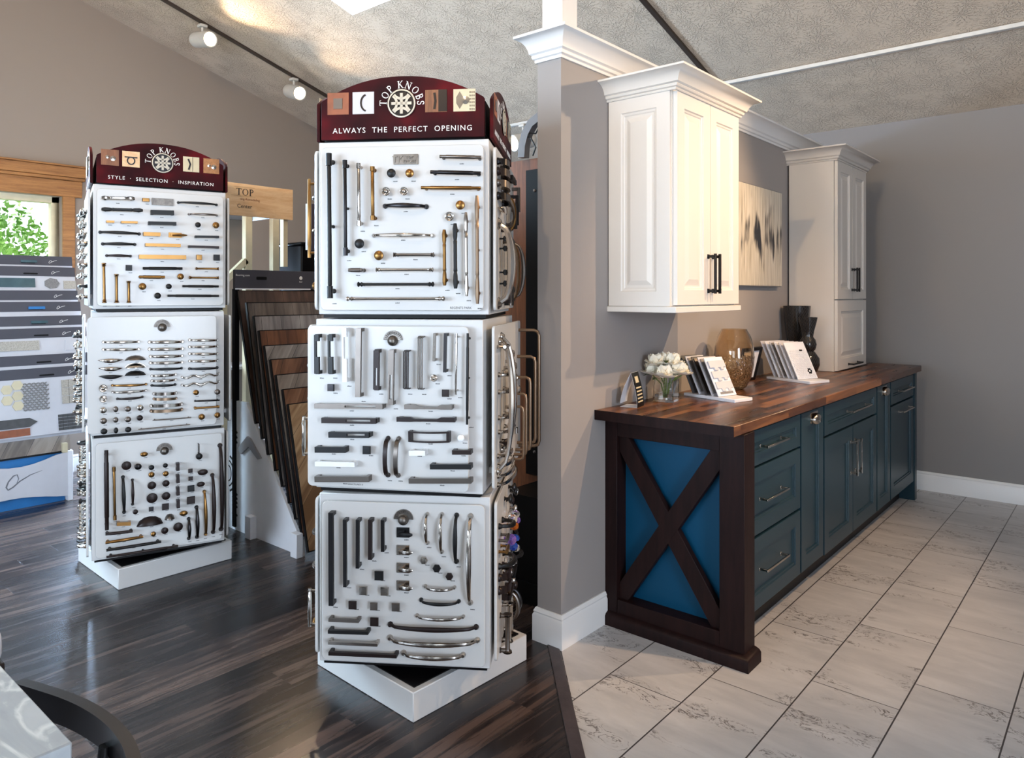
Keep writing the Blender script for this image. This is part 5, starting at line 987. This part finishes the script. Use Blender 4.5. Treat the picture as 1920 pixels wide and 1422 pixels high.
# tilted sample cards in a slotted stand; local x along the stand, cards lean back
def card_stand(label, loc, rz, n, w_, h, step, mats, tiles, lab, grp, length, back=0.03):
    st = thing('sample_stand', label, 'sample stand', loc, rz)
    m = MB(); m.box((-length/2, -w_/2, 0), (length/2, w_/2, .016)); m.build('stand_base', 'white', st, bevel=.002)
    R_ = Matrix.Translation(loc) @ Matrix.Rotation(rz, 4, 'Z')
    for i in range(n):
        x0 = -length/2+.055+step*i
        t = thing('sample_card', lab(i, n), 'sample card', tuple(R_ @ Vector((x0, 0, .0165))), rz, grp)
        X = Matrix.Rotation(math.radians(-27), 4, 'Y')
        MB(X).box((0, -w_/2, .0), (.005, w_/2, h)).build('card', mats[i % len(mats)], t, bevel=.0008)
        tiles(i, n, X, t, w_, h)
    return st
def tiles1(i, n, X, t, w_, h):
    m = MB(X)
    if i == n-1:
        for a in range(3):
            z0 = .036+a*.052; yl = -w_/2+.008; yr = w_/2-.008; m.prism([(yl, z0), (yl+.03, z0), (yl+.03, z0-.014), (yl+.055, z0-.014), (yl+.055, z0), (yl+.075, z0), (yl+.075, z0-.012), (yl+.095, z0-.012), (yl+.095, z0), (yr, z0), (yr, z0+.034), (yl, z0+.034)], .0055, .010+.002*a, 'x')
        m.build('tile_sample', 'greycard', t, bevel=.0008)
        MB(X).box((.0052, -w_/2+.02, .010), (.0075, w_/2-.02, .020)).build('tile_sample', 'greytile', t)
    else:
        m.box((.0052, -w_/2+.008, .01), (.010, w_/2-.008, h-.012)).build('tile_sample', ('slate', 'greytile', 'nik', 'greytile')[i % 4], t)
def tiles2(i, n, X, t, w_, h):
    m = MB(X)
    if i == n-1:
        dk = MB(X); R0 = .0068
        flowers = ((.33, .80), (.28, .18))
        for a in range(16):
            for b in range(14):
                y = -w_/2+.014+b*.0122+(.0061 if a % 2 else 0); z_ = .012+a*.0106
                if y > w_/2-.012 or z_ > h-.012: continue
                hexp = [(y+R0*.86*math.sin(PI/3*k), z_+R0*.86*math.cos(PI/3*k)) for k in range(6)]
                fy, fz = (y+w_/2)/w_, z_/h
                dark = any(.006 < math.hypot((fy-(1-q[0]) if 0 else fy-q0)*w_, (fz-q1)*h) < .017 for q in flowers for q0, q1 in ((1-q[0], q[1]),))
                (dk if dark else m).prism(hexp, .0052, .0085, 'x')
        m.build('mosaic_tiles', 'white', t, smooth=False); dk.build('mosaic_flowers', 'blk', t, smooth=False)
    else: m.box((.0052, -w_/2+.006, .008), (.009, w_/2-.006, h-.01)).build('tile_sample', ('greycard', 'white', 'greytile', 'greycard')[i % 4], t)
card_stand('white slotted stand of grey tile samples beside the flowers', (-1.515, 3.275, ZT), math.radians(-14), 5, .13, .195, .038, ['slate', 'greycard', 'slate', 'greycard', 'white'], tiles1,
           lambda i, n: ('hindmost grey sample card in the stand beside the flowers', 'second sample card from the back in the stand beside the flowers', 'middle dark sample card in the stand beside the flowers', 'grey sample card just behind the front one beside the flowers', 'frontmost card of interlocking pale tiles in the stand beside the flowers')[i], 'tile sample cards beside the flowers', .30)
card_stand('white slotted stand of mosaic samples in front of the black vases', (-1.475, 4.235, ZT), math.radians(-20), 6, .165, .225, .033, ['greycard', 'white'], tiles2,
           lambda i, n: ('hindmost pale card in the mosaic sample stand', 'second card from the back in the mosaic sample stand', 'third card from the back in the mosaic sample stand', 'fourth card from the back in the mosaic sample stand', 'card just behind the flowered mosaic card', 'frontmost card of white hexagon mosaic with black flower shapes')[i], 'mosaic sample cards on the countertop', .30)
# amber vase
av = MB(); prof = [(.045, 0), (.062, .012), (.085, .06), (.098, .12), (.102, .17), (.098, .22), (.083, .275), (.066, .305), (.064, .312), (.060, .312), (.062, .303), (.078, .272), (.093, .22), (.097, .17), (.093, .12), (.080, .06), (.055, .018), (0, .012)]
o = MB().lathe([(0, 0)]+prof, 40).build('glass_vase', 'amber', loc=(-1.60, 3.66, ZT)); tag(o, 'large amber crackle glass vase behind the tile sample stand', 'vase')
# small framed card leaning behind it
pf = thing('picture_frame', 'small black picture frame leaning behind the amber vase', 'frame', (-1.70, 4.03, ZT), math.radians(90-6))
X = Matrix.Rotation(math.radians(14), 4, 'X')
m = MB(X); 
m.box((-.10, -.012, 0), (.10, .003, .018)); m.box((-.10, -.012, .182), (.10, .003, .2)); m.box((-.10, -.012, .018), (-.084, .003, .182)); m.box((.084, -.012, .018), (.10, .003, .182)); m.build('frame', 'black', pf, bevel=.001)
MB(X).box((-.085, -.004, .017), (.085, .0, .183)).build('mat_board', 'white', pf); MB(X).box((-.045, -.0055, .055), (.045, -.004, .145)).build('picture', 'charcoal', pf)
# black vases
o = MB().lathe([(0, 0), (.034, 0), (.036, .01), (.062, .20), (.078, .34), (.084, .42), (.080, .42), (.06, .24), (.03, .05), (0, .04)], 36).build('conical_vase', 'ceramic', loc=(-1.655, 4.745, ZT)); tag(o, 'tall flared black vase beside the tall cabinet', 'vase')
gd = [(0, 0), (.03, 0), (.055, .02), (.07, .06), (.068, .10), (.045, .135), (.036, .145), (.045, .155), (.052, .185), (.045, .215), (.034, .228), (.032, .235), (.038, .27), (.052, .325), (.057, .352), (.053, .352), (.045, .30), (.03, .25), (0, .24)]
o = MB().lathe(gd, 36).build('gourd_vase', 'ceramic', loc=(-1.545, 4.62, ZT)); tag(o, 'shorter black gourd-shaped vase with flared neck, before the tall flared one', 'vase')
# painting
pt = thing('painting', 'abstract cream and black painting on the wall between the white cabinets', 'painting', (-1.752, 4.32, 1.77), 0)
MB().box((-.004, -.345, -.30), (.028, .345, .30)).build('canvas_frame', 'steel', pt, bevel=.001); MB().box((.0282, -.340, -.295), (.032, .340, .295)).build('canvas', 'paint', pt)

# ------------------------------------------------------------------ flooring sample rack between the towers
rk = thing('flooring_sample_rack', 'white and black cascading rack of wood flooring samples between the two towers', 'display rack')
ry0, ry1 = 2.265, 2.90
m = MB(); poly = [(-4.42, 0), (-3.44, 0), (-3.44, .09), (-3.47, .10), (-4.02, .78), (-4.42, .78)]
m.prism(poly, ry0+.012, ry0+.03, 'y'); m.build('side_panel', 'white', rk)
MB().prism(poly, ry1+.0, ry1+.018, 'y').build('side_panel', 'white', rk)
MB().box((-4.44, ry0, .78), (-4.40, ry1+.02, 1.9)).build('back_panel', 'charcoal', rk) if False else None
for x in (-4.42, -3.93, -3.46): MB().box((x-.03, ry0-.03, 0), (x+.03, ry0+.011, .13)).build('foot', 'white', rk, bevel=.002)
h = MB(); h.box((-4.15, ry0, 1.455), (-4.125, ry1+.02, 1.572)); hd = h.build('header_panel', 'charcoal', rk, bevel=.001)
MB().box((-4.1245, 2.265, 1.452), (-4.120, 2.79, 1.460)).build('header_edge', 'white', hd)
MB().prism(rrect(2.405, 1.512, 2.475, 1.532, .005), -4.1248, -4.1235, 'x').build('hand_hold', 'black', hd)
TX = lambda x, y, z: Matrix(((0, -1, 0, x), (1, 0, 0, y), (0, 0, 1, z), (0, 0, 0, 1)))
m = MB(TX(-4.1245, 0, 0)); put_text(m, 'flooring.com', .018, 2.315, 0, 1.533, .0004); m.ball((2.72, -.0005, 1.528), .012, 10, 6, (1, .1, 1)); put_text(m, 'floor', .012, 2.72, 0, 1.500, .0004); m.build('header_lettering', 'white_ink', hd, smooth=False)
MB().box((-4.16, ry0, .02), (-4.13, ry0+.03, 1.455)).box((-4.16, ry1-.01, .02), (-4.13, ry1+.02, 1.455)).build('upright', 'black', rk)
# arrow shaped bracket and lettering on the rack's white side
m = MB(); m.prism([(-4.10, .50), (-3.99, .585), (-3.96, .575), (-3.84, .475), (-3.875, .465), (-3.975, .525), (-4.06, .47)], ry0-.0, ry0+.0115, 'y'); m.build('arrow_bracket', 'caulk', rk)
m = MB(); 
for g in range(3): m.sweep([(-4.235+(.10-.028*g)*math.cos(a_), ry0+.0115, .33+(.11-.03*g)*math.sin(a_)) for a_ in [(-1.3+2.6*i/10) for i in range(11)]], (0, 1, 0), .0008, .006-.0012*g, shape='rect')
for z_ in (.53, .56, .59, .14, .165, .19, .215, .09): m.sweep([(-4.17-.01, ry0+.0115, z_), (-4.14, ry0+.0115, z_+.012), (-4.12, ry0+.0115, z_-.004)], (0, 1, 0), .0008, .006, shape='rect')
m.build('side_lettering', 'ink', rk, smooth=False)
names = ['dark walnut', 'grey brown', 'silver grey', 'russet', 'ash grey', 'umber', 'taupe', 'chestnut', 'natural hickory']
place = ['topmost and hindmost', 'second from the top', 'third from the top', 'fourth from the top', 'fifth from the top', 'sixth from the top', 'seventh from the top', 'just behind the lowest', 'lowest and frontmost']
tops = [(-4.126, 1.448), (-4.015, 1.376), (-3.934, 1.298), (-3.877, 1.214), (-3.82, 1.129), (-3.755, 1.053), (-3.699, .969), (-3.629, .893), (-3.576, .815)]
bots = [(-3.909, .668), (-3.839, .587), (-3.777, .503), (-3.699, .424), (-3.629, .346), (-3.56, .266), (-3.498, .19), (-3.437, .107), (-3.380, .035)]
for i in range(9):
    (xt, zt_), (xb, zb) = tops[i], bots[i]; L = Vector((xt-xb, 0, zt_-zb)); ang = math.atan2(xt-xb, zt_-zb)
    t = thing('flooring_sample_board', names[i]+' flooring sample board, '+place[i]+' in the cascading rack', 'sample board', (xb, (ry0+ry1)/2, zb), 0, 'flooring sample boards in the cascading rack')
    X = Matrix.Rotation(ang, 4, 'Y'); H_ = L.length; hw_ = .305
    b = MB(X).box((-.022, -hw_, 0), (-.002, hw_, H_)).build('board_edge', 'black', t, bevel=.001)
    o = MB().box((-.002, -hw_+.006, .006), (.0, hw_-.006, H_-.006)).build('wood_face', FW[i], t, smooth=False); o.rotation_euler = (0, ang, 0)
# maple sign on two cream posts
sg = thing('maple_sign', 'pale maple sign reading TOP and Center above the flooring rack', 'sign')
sgx = -4.13
MB().box((sgx-.02, 2.19, 1.900), (sgx, 2.665, 2.095)).build('sign_board', 'maple', sg, bevel=.001)
m = MB(TX(sgx, 0, 0))
x_ = 2.275
for ch in 'TOP':
    glyph(m, ch, lambda u, v, x_=x_: (x_+u*.044, -.0003, 2.025+v*.040), .0006); x_ += (SERIF[ch][0]+.08)*.044
m.box((2.26, -.001, 2.074), (2.40, -.0002, 2.0745)); m.box((2.24, -.001, 2.0205), (2.40, -.0002, 2.021))
m.build('sign_lettering', 'ink', sg, smooth=False)
m = MB(TX(sgx, 0, 0)); put_text(m, 'ting-Remodeling', .020, 2.365, -.0004, 1.996, .0003); m.build('sign_tagline', 'terra', sg, smooth=False)
m = MB(TX(sgx, 0, 0)); put_text(m, 'Center', .034, 2.33, -.0004, 1.948, .0004); m.build('sign_lettering', 'ink', sg, smooth=False)
for y in (2.20, 2.63): MB().box((sgx-.06, y, 0), (sgx-.021, y+.03, 2.0)).build('sign_post', 'cream', sg) if y < 2.3 else MB().box((sgx-.06, y-.02, 1.6), (sgx-.021, y+.01, 1.93)).build('sign_post', 'cream', sg)
# shelving of cream uprights seen through the gap below the sign
ls = thing('storage_shelving', 'cream shelving uprights seen through the gap under the maple sign', 'shelf')
for y in (2.30, 2.66, 2.87): MB().box((-4.75, y, 0), (-4.70, y+.05, 2.06)).build('upright', 'cream', ls, bevel=.002)
MB().box((-5.1, 2.28, 1.98), (-4.75, 2.94, 2.0)).build('shelf_board', 'greycard', ls); MB().box((-5.1, 2.28, .9), (-4.75, 2.94, .92)).build('shelf_board', 'greycard', ls)
MB().box((-5.12, 2.28, 0), (-5.10, 2.94, 2.06)).build('shelf_back', 'wall', ls)
m = MB(); m.sweep([(-4.72, 2.50, 1.5), (-4.72, 2.67, 1.66)], (1, 0, 0), .02, .02, shape='rect'); m.build('diagonal_brace', 'cream', ls)
bc = thing('black_bin', 'black bin standing behind the flooring rack', 'bin', (-4.72, 3.22, 0))
MB().prism([(-.12, 0), (.12, 0), (.15, 1.78), (-.15, 1.78)], -.2, .22, 'y').build('bin_body', 'black', bc, bevel=.01)
MB().box((-.16, -.21, 1.781), (.16, .23, 1.80)).build('bin_rim', 'black', bc, bevel=.004)
# plum display board with white cards
pb = thing('tile_display_board', 'dark plum display board with white sample cards left of the front tower', 'display board')
MB().box((-4.23, 2.835, 1.72), (-4.20, 3.5, 2.03)).build('board_panel', 'purple', pb, bevel=.001); MB().box((-4.235, 2.829, 1.72), (-4.195, 2.834, 2.03)).build('board_trim', 'greycard', pb)
MB().box((-4.30, 2.95, 0), (-4.24, 3.4, 2.0)).build('board_stand', 'black', pb)
for (y0, y1, z0, z1) in ((2.885, 3.15, 1.905, 2.045), (2.90, 3.15, 1.58, 1.705)): MB().box((-4.198, y0, z0), (-4.19, y1, z1)).build('sample_card', 'greycard', pb, bevel=.001)
m = MB(); m.ball((-4.187, 2.965, 1.665), .012, 10, 6, (.2, 1, 1.5)); m.build('blue_drop', 'gbl', pb)
m = MB(TX(-4.199, 0, 0)); put_text(m, 'A', .05, 2.985, 0, 1.81, .0004); put_text(m, 'M', .04, 2.985, 0, 1.765, .0004); m.build('board_lettering', 'white_ink', pb, smooth=False)
m = MB(TX(-4.189, 0, 0)); put_text(m, 'B A', .035, 2.965, 0, 1.60, .0004); m.build('card_lettering', 'ink', pb, smooth=False)
fr = MB(); 
tr_ = thing('sample_box_rack', 'small rack of boxes and a price card right of the flooring header', 'rack', (-4.13, 2.96, 0))
MB().box((-.05, -.01, 1.37), (.05, .3, 1.57)).build('rack_back', 'black', tr_); MB().box((.051, -.005, 1.50), (.07, .05, 1.53)).build('gold_box', 'brs', tr_); MB().box((.051, -.005, 1.455), (.07, .05, 1.49)).build('blue_box', 'binblue', tr_); MB().box((.051, -.005, 1.42), (.07, .05, 1.445)).build('orange_box', 'terra', tr_)
MB().box((-.03, -.02, 0), (.03, .3, 1.37)).build('rack_leg', 'black', tr_); MB().box((.051, -.01, 1.375), (.056, .06, 1.41)).build('price_card', 'white', tr_)
# dark brochure rack beside the far tower
br = thing('brochure_rack', 'tall dark brochure rack with pale cards just right of the far tower', 'rack', (-4.27, 2.19, 0))
MB().box((-.06, -.03, .72), (.04, .052, 1.9)).build('rack_body', 'black', br, bevel=.002); MB().box((-.06, -.03, 0), (-.03, .052, .72)).build('rack_leg', 'black', br)
for k, (z_, mt) in enumerate(((1.80, 'cream'), (1.70, 'cream'), (1.22, 'terra'), (1.15, 'greycard'), (1.07, 'greycard'), (.99, 'greycard'), (.9, 'white'), (.84, 'white'))): MB().box((.041, -.02, z_), (.052, .045, z_+(.07 if k < 2 else .03))).build('brochure', mt, br)
MB().box((.041, -.02, 1.3), (.046, .0, 1.68)).build('brass_strip', 'brs', br)

# ------------------------------------------------------------------ tile board rack by the window
tb = thing('tile_board_rack', 'white and blue bin stand holding the cascading tile boards by the left window', 'display rack')
by0, by1 = .75, 1.88
bx0 = -5.60
# front bin panel with concave top and bottom, logo stroke
zt_ = [(.75+(1.845-.75)*k/16) for k in range(17)]
poly = [(y, .335-.055*math.sin(PI*min(1, max(0, (y-1.30)/.5)))) for y in zt_][::-1]+[(y, .035+.045*math.sin(PI*min(1, max(0, (y-1.2)/.62)))) for y in zt_]
fp = MB().prism(poly, bx0-.012, bx0, 'x').build('bin_front', 'greycard', tb)
MB().box((bx0-.08, by0, .0), (bx0-.04, by1-.04, .34)).build('bin_liner', 'binblue', tb)
MB().box((bx0-.5, by1-.035, 0), (bx0, by1, .345)).build('side_panel', 'white', tb, bevel=.003); MB().box((bx0-.05, 1.815, .335), (bx0-.0, 1.845, .40)).build('side_peg', 'cream', tb)
MB().box((-6.2, by0, 0), (-6.1, by1-.04, 1.2)).build('back_support', 'greycard', tb)
def swoosh(name, parent, x, yc, zc_, s_, mat):
    P0 = [(.28, .30), (.40, .62), (.30, .95), (.05, .90), (-.28, .50), (-.42, .10), (-.30, -.12), (.0, .02), (.5, .42), (1.2, .78), (2.0, .98)]
    m = MB(); m.sweep([(x, yc+p[0]*s_, zc_+p[1]*s_) for p in P0], (1, 0, 0), .0006, [s_*w_ for w_ in (.02, .03, .035, .04, .05, .055, .05, .045, .045, .035, .01)], shape='rect'); return m.build(name, mat, parent, smooth=False)
swoosh('logo_stroke', fp, bx0+.001, 1.52, .155, .085, 'steel')
NB = 8
TZ = [1.705, 1.615, 1.44, 1.365, 1.275, 1.19, 1.0, .915]
pos = ['topmost, hindmost', 'second from the top', 'third from the top', 'fourth from the top', 'fifth from the top', 'sixth from the top', 'seventh from the top', 'large front']
TZ = [1.700, 1.620, 1.450, 1.370, 1.272, 1.190, 1.010, .925]
for i in range(NB):
    x = -6.02+.055*i; zt = TZ[i]; hh = .56 if i < 7 else .45; lean = math.radians(-9)
    t = thing('tile_sample_board', 'white tile sample board, '+pos[i]+', in the rack by the window', 'sample board', (x, 1.31, zt), 0, 'tile sample boards in the rack by the window')
    X = Matrix.Rotation(lean, 4, 'Y')
    MB(X).box((-.010, -.56, -hh), (0, .70, 0)).build('board', 'greycard', t, bevel=.001)
    hb = MB(X).box((.0002, -.56, -.068), (.003, .70, -.0)).build('header_band', 'charcoal', t, smooth=False)
    m = MB(X); y0, s_ = .555, .022
    P0 = [(.28, .30), (.40, .62), (.30, .95), (.05, .90), (-.28, .50), (-.42, .10), (-.30, -.12), (.0, .02), (.5, .42), (1.2, .78), (2.0, .98)]
    m.sweep([(.0036, y0+p[0]*s_, -.05+p[1]*s_*.9) for p in P0], (1, 0, 0), .0005, s_*.05, shape='rect'); m.build('logo_stroke', 'white_ink', hb, smooth=False)
    mt = ('glasstile', 'black', None, 'binblue', 'glasstile', 'greycard', 'black', 'black')[i]
    MB(X).prism(rrect(.37, -.056, .46, -.045, .005, 2), .0032, .0045, 'x').build('hand_hold', 'black', hb) if i != 2 else None
    if i in (0, 3, 4): MB(X).box((.0034, .37, -.052), (.012, .47, -.034)).build('tile_chip', mt, t)
    if i == 1:
        MB(X).box((.0005, -.45, -.150), (.008, .44, -.085)).build('tile_strip', 'glasstile', t); MB(X).lathe([(.05, 0), (.05, .006), (0, .006)], 7, (.0005, .545, -.12), 'x', 1, .8).build('mosaic_patch', 'greytile', t); MB(X).box((.0005, .62, -.16), (.008, .70, -.10)).build('mosaic_patch', 'stonetile', t)
    if i == 5:
        MB(X).box((.0005, -.45, -.150), (.008, .40, -.085)).build('tile_strip', 'stonetile', t); MB(X).box((.0005, .56, -.16), (.008, .68, -.09)).build('tile_strip', 'greycard', t)
    if i == 7:
        hx = MB(X)
        for a, b in ((-.13, -.13), (-.07, -.105), (-.07, -.175), (-.13, -.20), (-.07, -.24)): hx.lathe([(.034, 0), (.034, .006), (0, .006)], 6, (.0005, a+.31, b), 'x')
        hx.build('hexagon_tiles', 'cream', t, smooth=False)
        z_ = MB(X)
        for r_ in range(12):
            for c in range(6):
                yy = .265+c*.026+(.006 if r_ % 2 else -.006); zz = -.095-r_*.0155; z_.prism([(yy, zz), (yy+.011, zz-.006), (yy+.022, zz), (yy+.022, zz-.010), (yy+.011, zz-.016), (yy, zz-.010)], .0005, .006, 'x')
        z_.build('zigzag_mosaic', 'greytile', t, smooth=False)
        g = MB(X)
        for r_ in range(3):
            for c in range(3): g.box((.0005, .50+c*.045, -.145-r_*.055), (.007, .542+c*.045, -.093-r_*.055))
        g.build('square_tiles', 'stonetile', t, smooth=False)
        MB(X).prism([(-.5, -.325), (.30, -.325), (.345, -.355), (.30, -.385), (-.5, -.385)], .0005, .008, 'x').build('slate_plank', 'slate', t)
        MB(X).box((.0005, -.5, -.44), (.008, .30, -.392)).build('terracotta_plank', 'terra', t)
        g = MB(X)
        for r_ in range(5):
            for c in range(6): g.box((.0005, .47+c*.028, -.345-r_*.022), (.007, .495+c*.028, -.326-r_*.022))
        g.build('small_mosaic', 'slate', t, smooth=False)
t = thing('wood_look_board', 'beige wood-look plank sample board lowest in the rack by the window', 'sample board', (-5.62, 1.3, .335))
MB(Matrix.Rotation(math.radians(-12), 4, 'Y')).box((-.02, -.55, 0), (-.004, .57, .18)).build('board_edge', 'black', t)
MB(Matrix.Rotation(math.radians(-12), 4, 'Y')).box((-.0038, -.55, .012), (0, .57, .18)).build('wood_face', FW[6], t, smooth=False)

# ------------------------------------------------------------------ oak rack behind the front tower
ok = thing('oak_display_rack', 'oak display rack with black panels standing behind the front tower', 'display rack', (-2.33, 2.95, 0))
MB().box((-.55, -.02, .12), (.05, 0, 2.12)).build('oak_panel', 'oakx', ok, bevel=.002)
MB().box((-.06, -.045, .50), (.30, -.021, 2.06)).build('black_panel', 'black', ok, bevel=.003)
MB().box((-.55, -.35, .10), (.05, -.021, .14)).build('oak_shelf', 'oakx', ok, bevel=.002); MB().box((-.55, -.35, .0), (.30, -.0, .099)).build('plinth', 'black', ok)
MB().box((.051, -.34, .10), (.30, -.021, .49)).build('black_side', 'black', ok)
m = MB()
for z_ in (1.95, .62): m.ball((-.0, -.046, z_), .008, 8, 6)
m.build('screw', 'steel', ok)
ac = thing('curved_metal_display', 'curved grey metal band with black scrolls on top of the oak rack', 'display', (-2.33, 2.95, 2.125))
m = MB(); m.sweep([(-.07, -.05, 0), (-.065, -.05, .06), (-.045, -.05, .12), (-.01, -.05, .165), (.05, -.05, .195), (.12, -.05, .21)], (0, 1, 0), .02, .022, shape='rect'); m.build('metal_band', 'steel', ac)
m = MB(); m.tube([(.0, -.06, 0), (.02, -.06, .04), (-.01, -.06, .09), (-.03, -.06, .10), (-.02, -.06, .12), (.02, -.06, .11), (.04, -.06, .14), (.02, -.06, .17), (-.0, -.06, .15)], .004, 6); m.build('scroll', 'blk', ac)

# ------------------------------------------------------------------ stone topped table and chairs at the lower left
tbl = thing('stone_table', 'grey veined stone table top corner at the lower left', 'table', (-1.7, -.35, 0))
MB().box((-.75, -.6, .865), (.759, .665, .90)).build('tabletop', 'stone', tbl, bevel=.002)
MB().box((-.70, -.55, .80), (.72, .62, .864)).build('apron', 'oakx', tbl)
for sx in (-.62, .62):
    for sy in (-.48, .54): MB().box((sx-.04, sy-.04, 0), (sx+.04, sy+.04, .80)).build('leg', 'espresso', tbl)
ch = thing('metal_chair', 'chair with a curved grey metal arm band beside the stone table', 'chair', (-1.05, .18, 0))
R_ = [(-1.295, .360), (-1.20, .390), (-1.13, .404), (-1.06, .408), (-.99, .400), (-.93, .378), (-.875, .33), (-.85, .25), (-.85, .15), (-.89, .03)]
c0 = Vector((-1.05, .18, 0))
def smoothp(P, k=5):
    P = [Vector(p) for p in P]; out = []
    for i in range(len(P)-1):
        a, b, c, d = P[max(i-1, 0)], P[i], P[i+1], P[min(i+2, len(P)-1)]
        for j in range(k):
            t = j/k; out.append(.5*((2*b)+(c-a)*t+(2*a-5*b+4*c-d)*t*t+(3*b-a-3*c+d)*t*t*t))
    return out+[P[-1]]
m = MB(); m.sweep(smoothp([Vector((x, y, .812))-c0 for x, y in R_]), (0, 0, 1), .020, .008, shape='rect'); m.build('arm_band', 'drk', ch, bevel=.0)
MB().lathe([(0, .46), (.17, .46), (.19, .475), (.19, .50), (.17, .515), (0, .52)], 28, (.0, -.02, 0)).build('seat', 'charcoal', ch)
for (x, y) in ((-.14, .10), (.14, .08), (-.14, -.14), (.14, -.14)): MB().rod((x, y, .47), (x*1.15, y*1.15, 0), .011).build('leg', 'blk', ch)
for (x, y) in ((.17, .10), (-.02, .218)): MB().rod((x*.9, y*.85, .50), (x, y, .805), .008).build('arm_post', 'blk', ch)
c2 = thing('upholstered_chair', 'pale upholstered chair back just inside the left edge', 'chair', (-1.79, .395, 0), 0)
MB().prism(rrect(-.2, .745, .205, .80, .02), -.03, .02, 'y').build('back_cushion', 'greycard', c2, bevel=.006, seg=2)
MB().prism(rrect(-.2, .44, .2, .50, .03), -.40, -.03, 'y').build('seat', 'greycard', c2, bevel=.006)
MB().box((-.21, -.03, .70), (.21, .022, .744)).build('back_rail', 'brz', c2, bevel=.002)
for (x, y) in ((-.18, 0), (.18, 0), (-.18, -.36), (.18, -.36)): MB().box((x-.015, y-.015, 0), (x+.015, y+.015, .70 if y > -.1 else .44)).build('leg', 'espresso', c2)
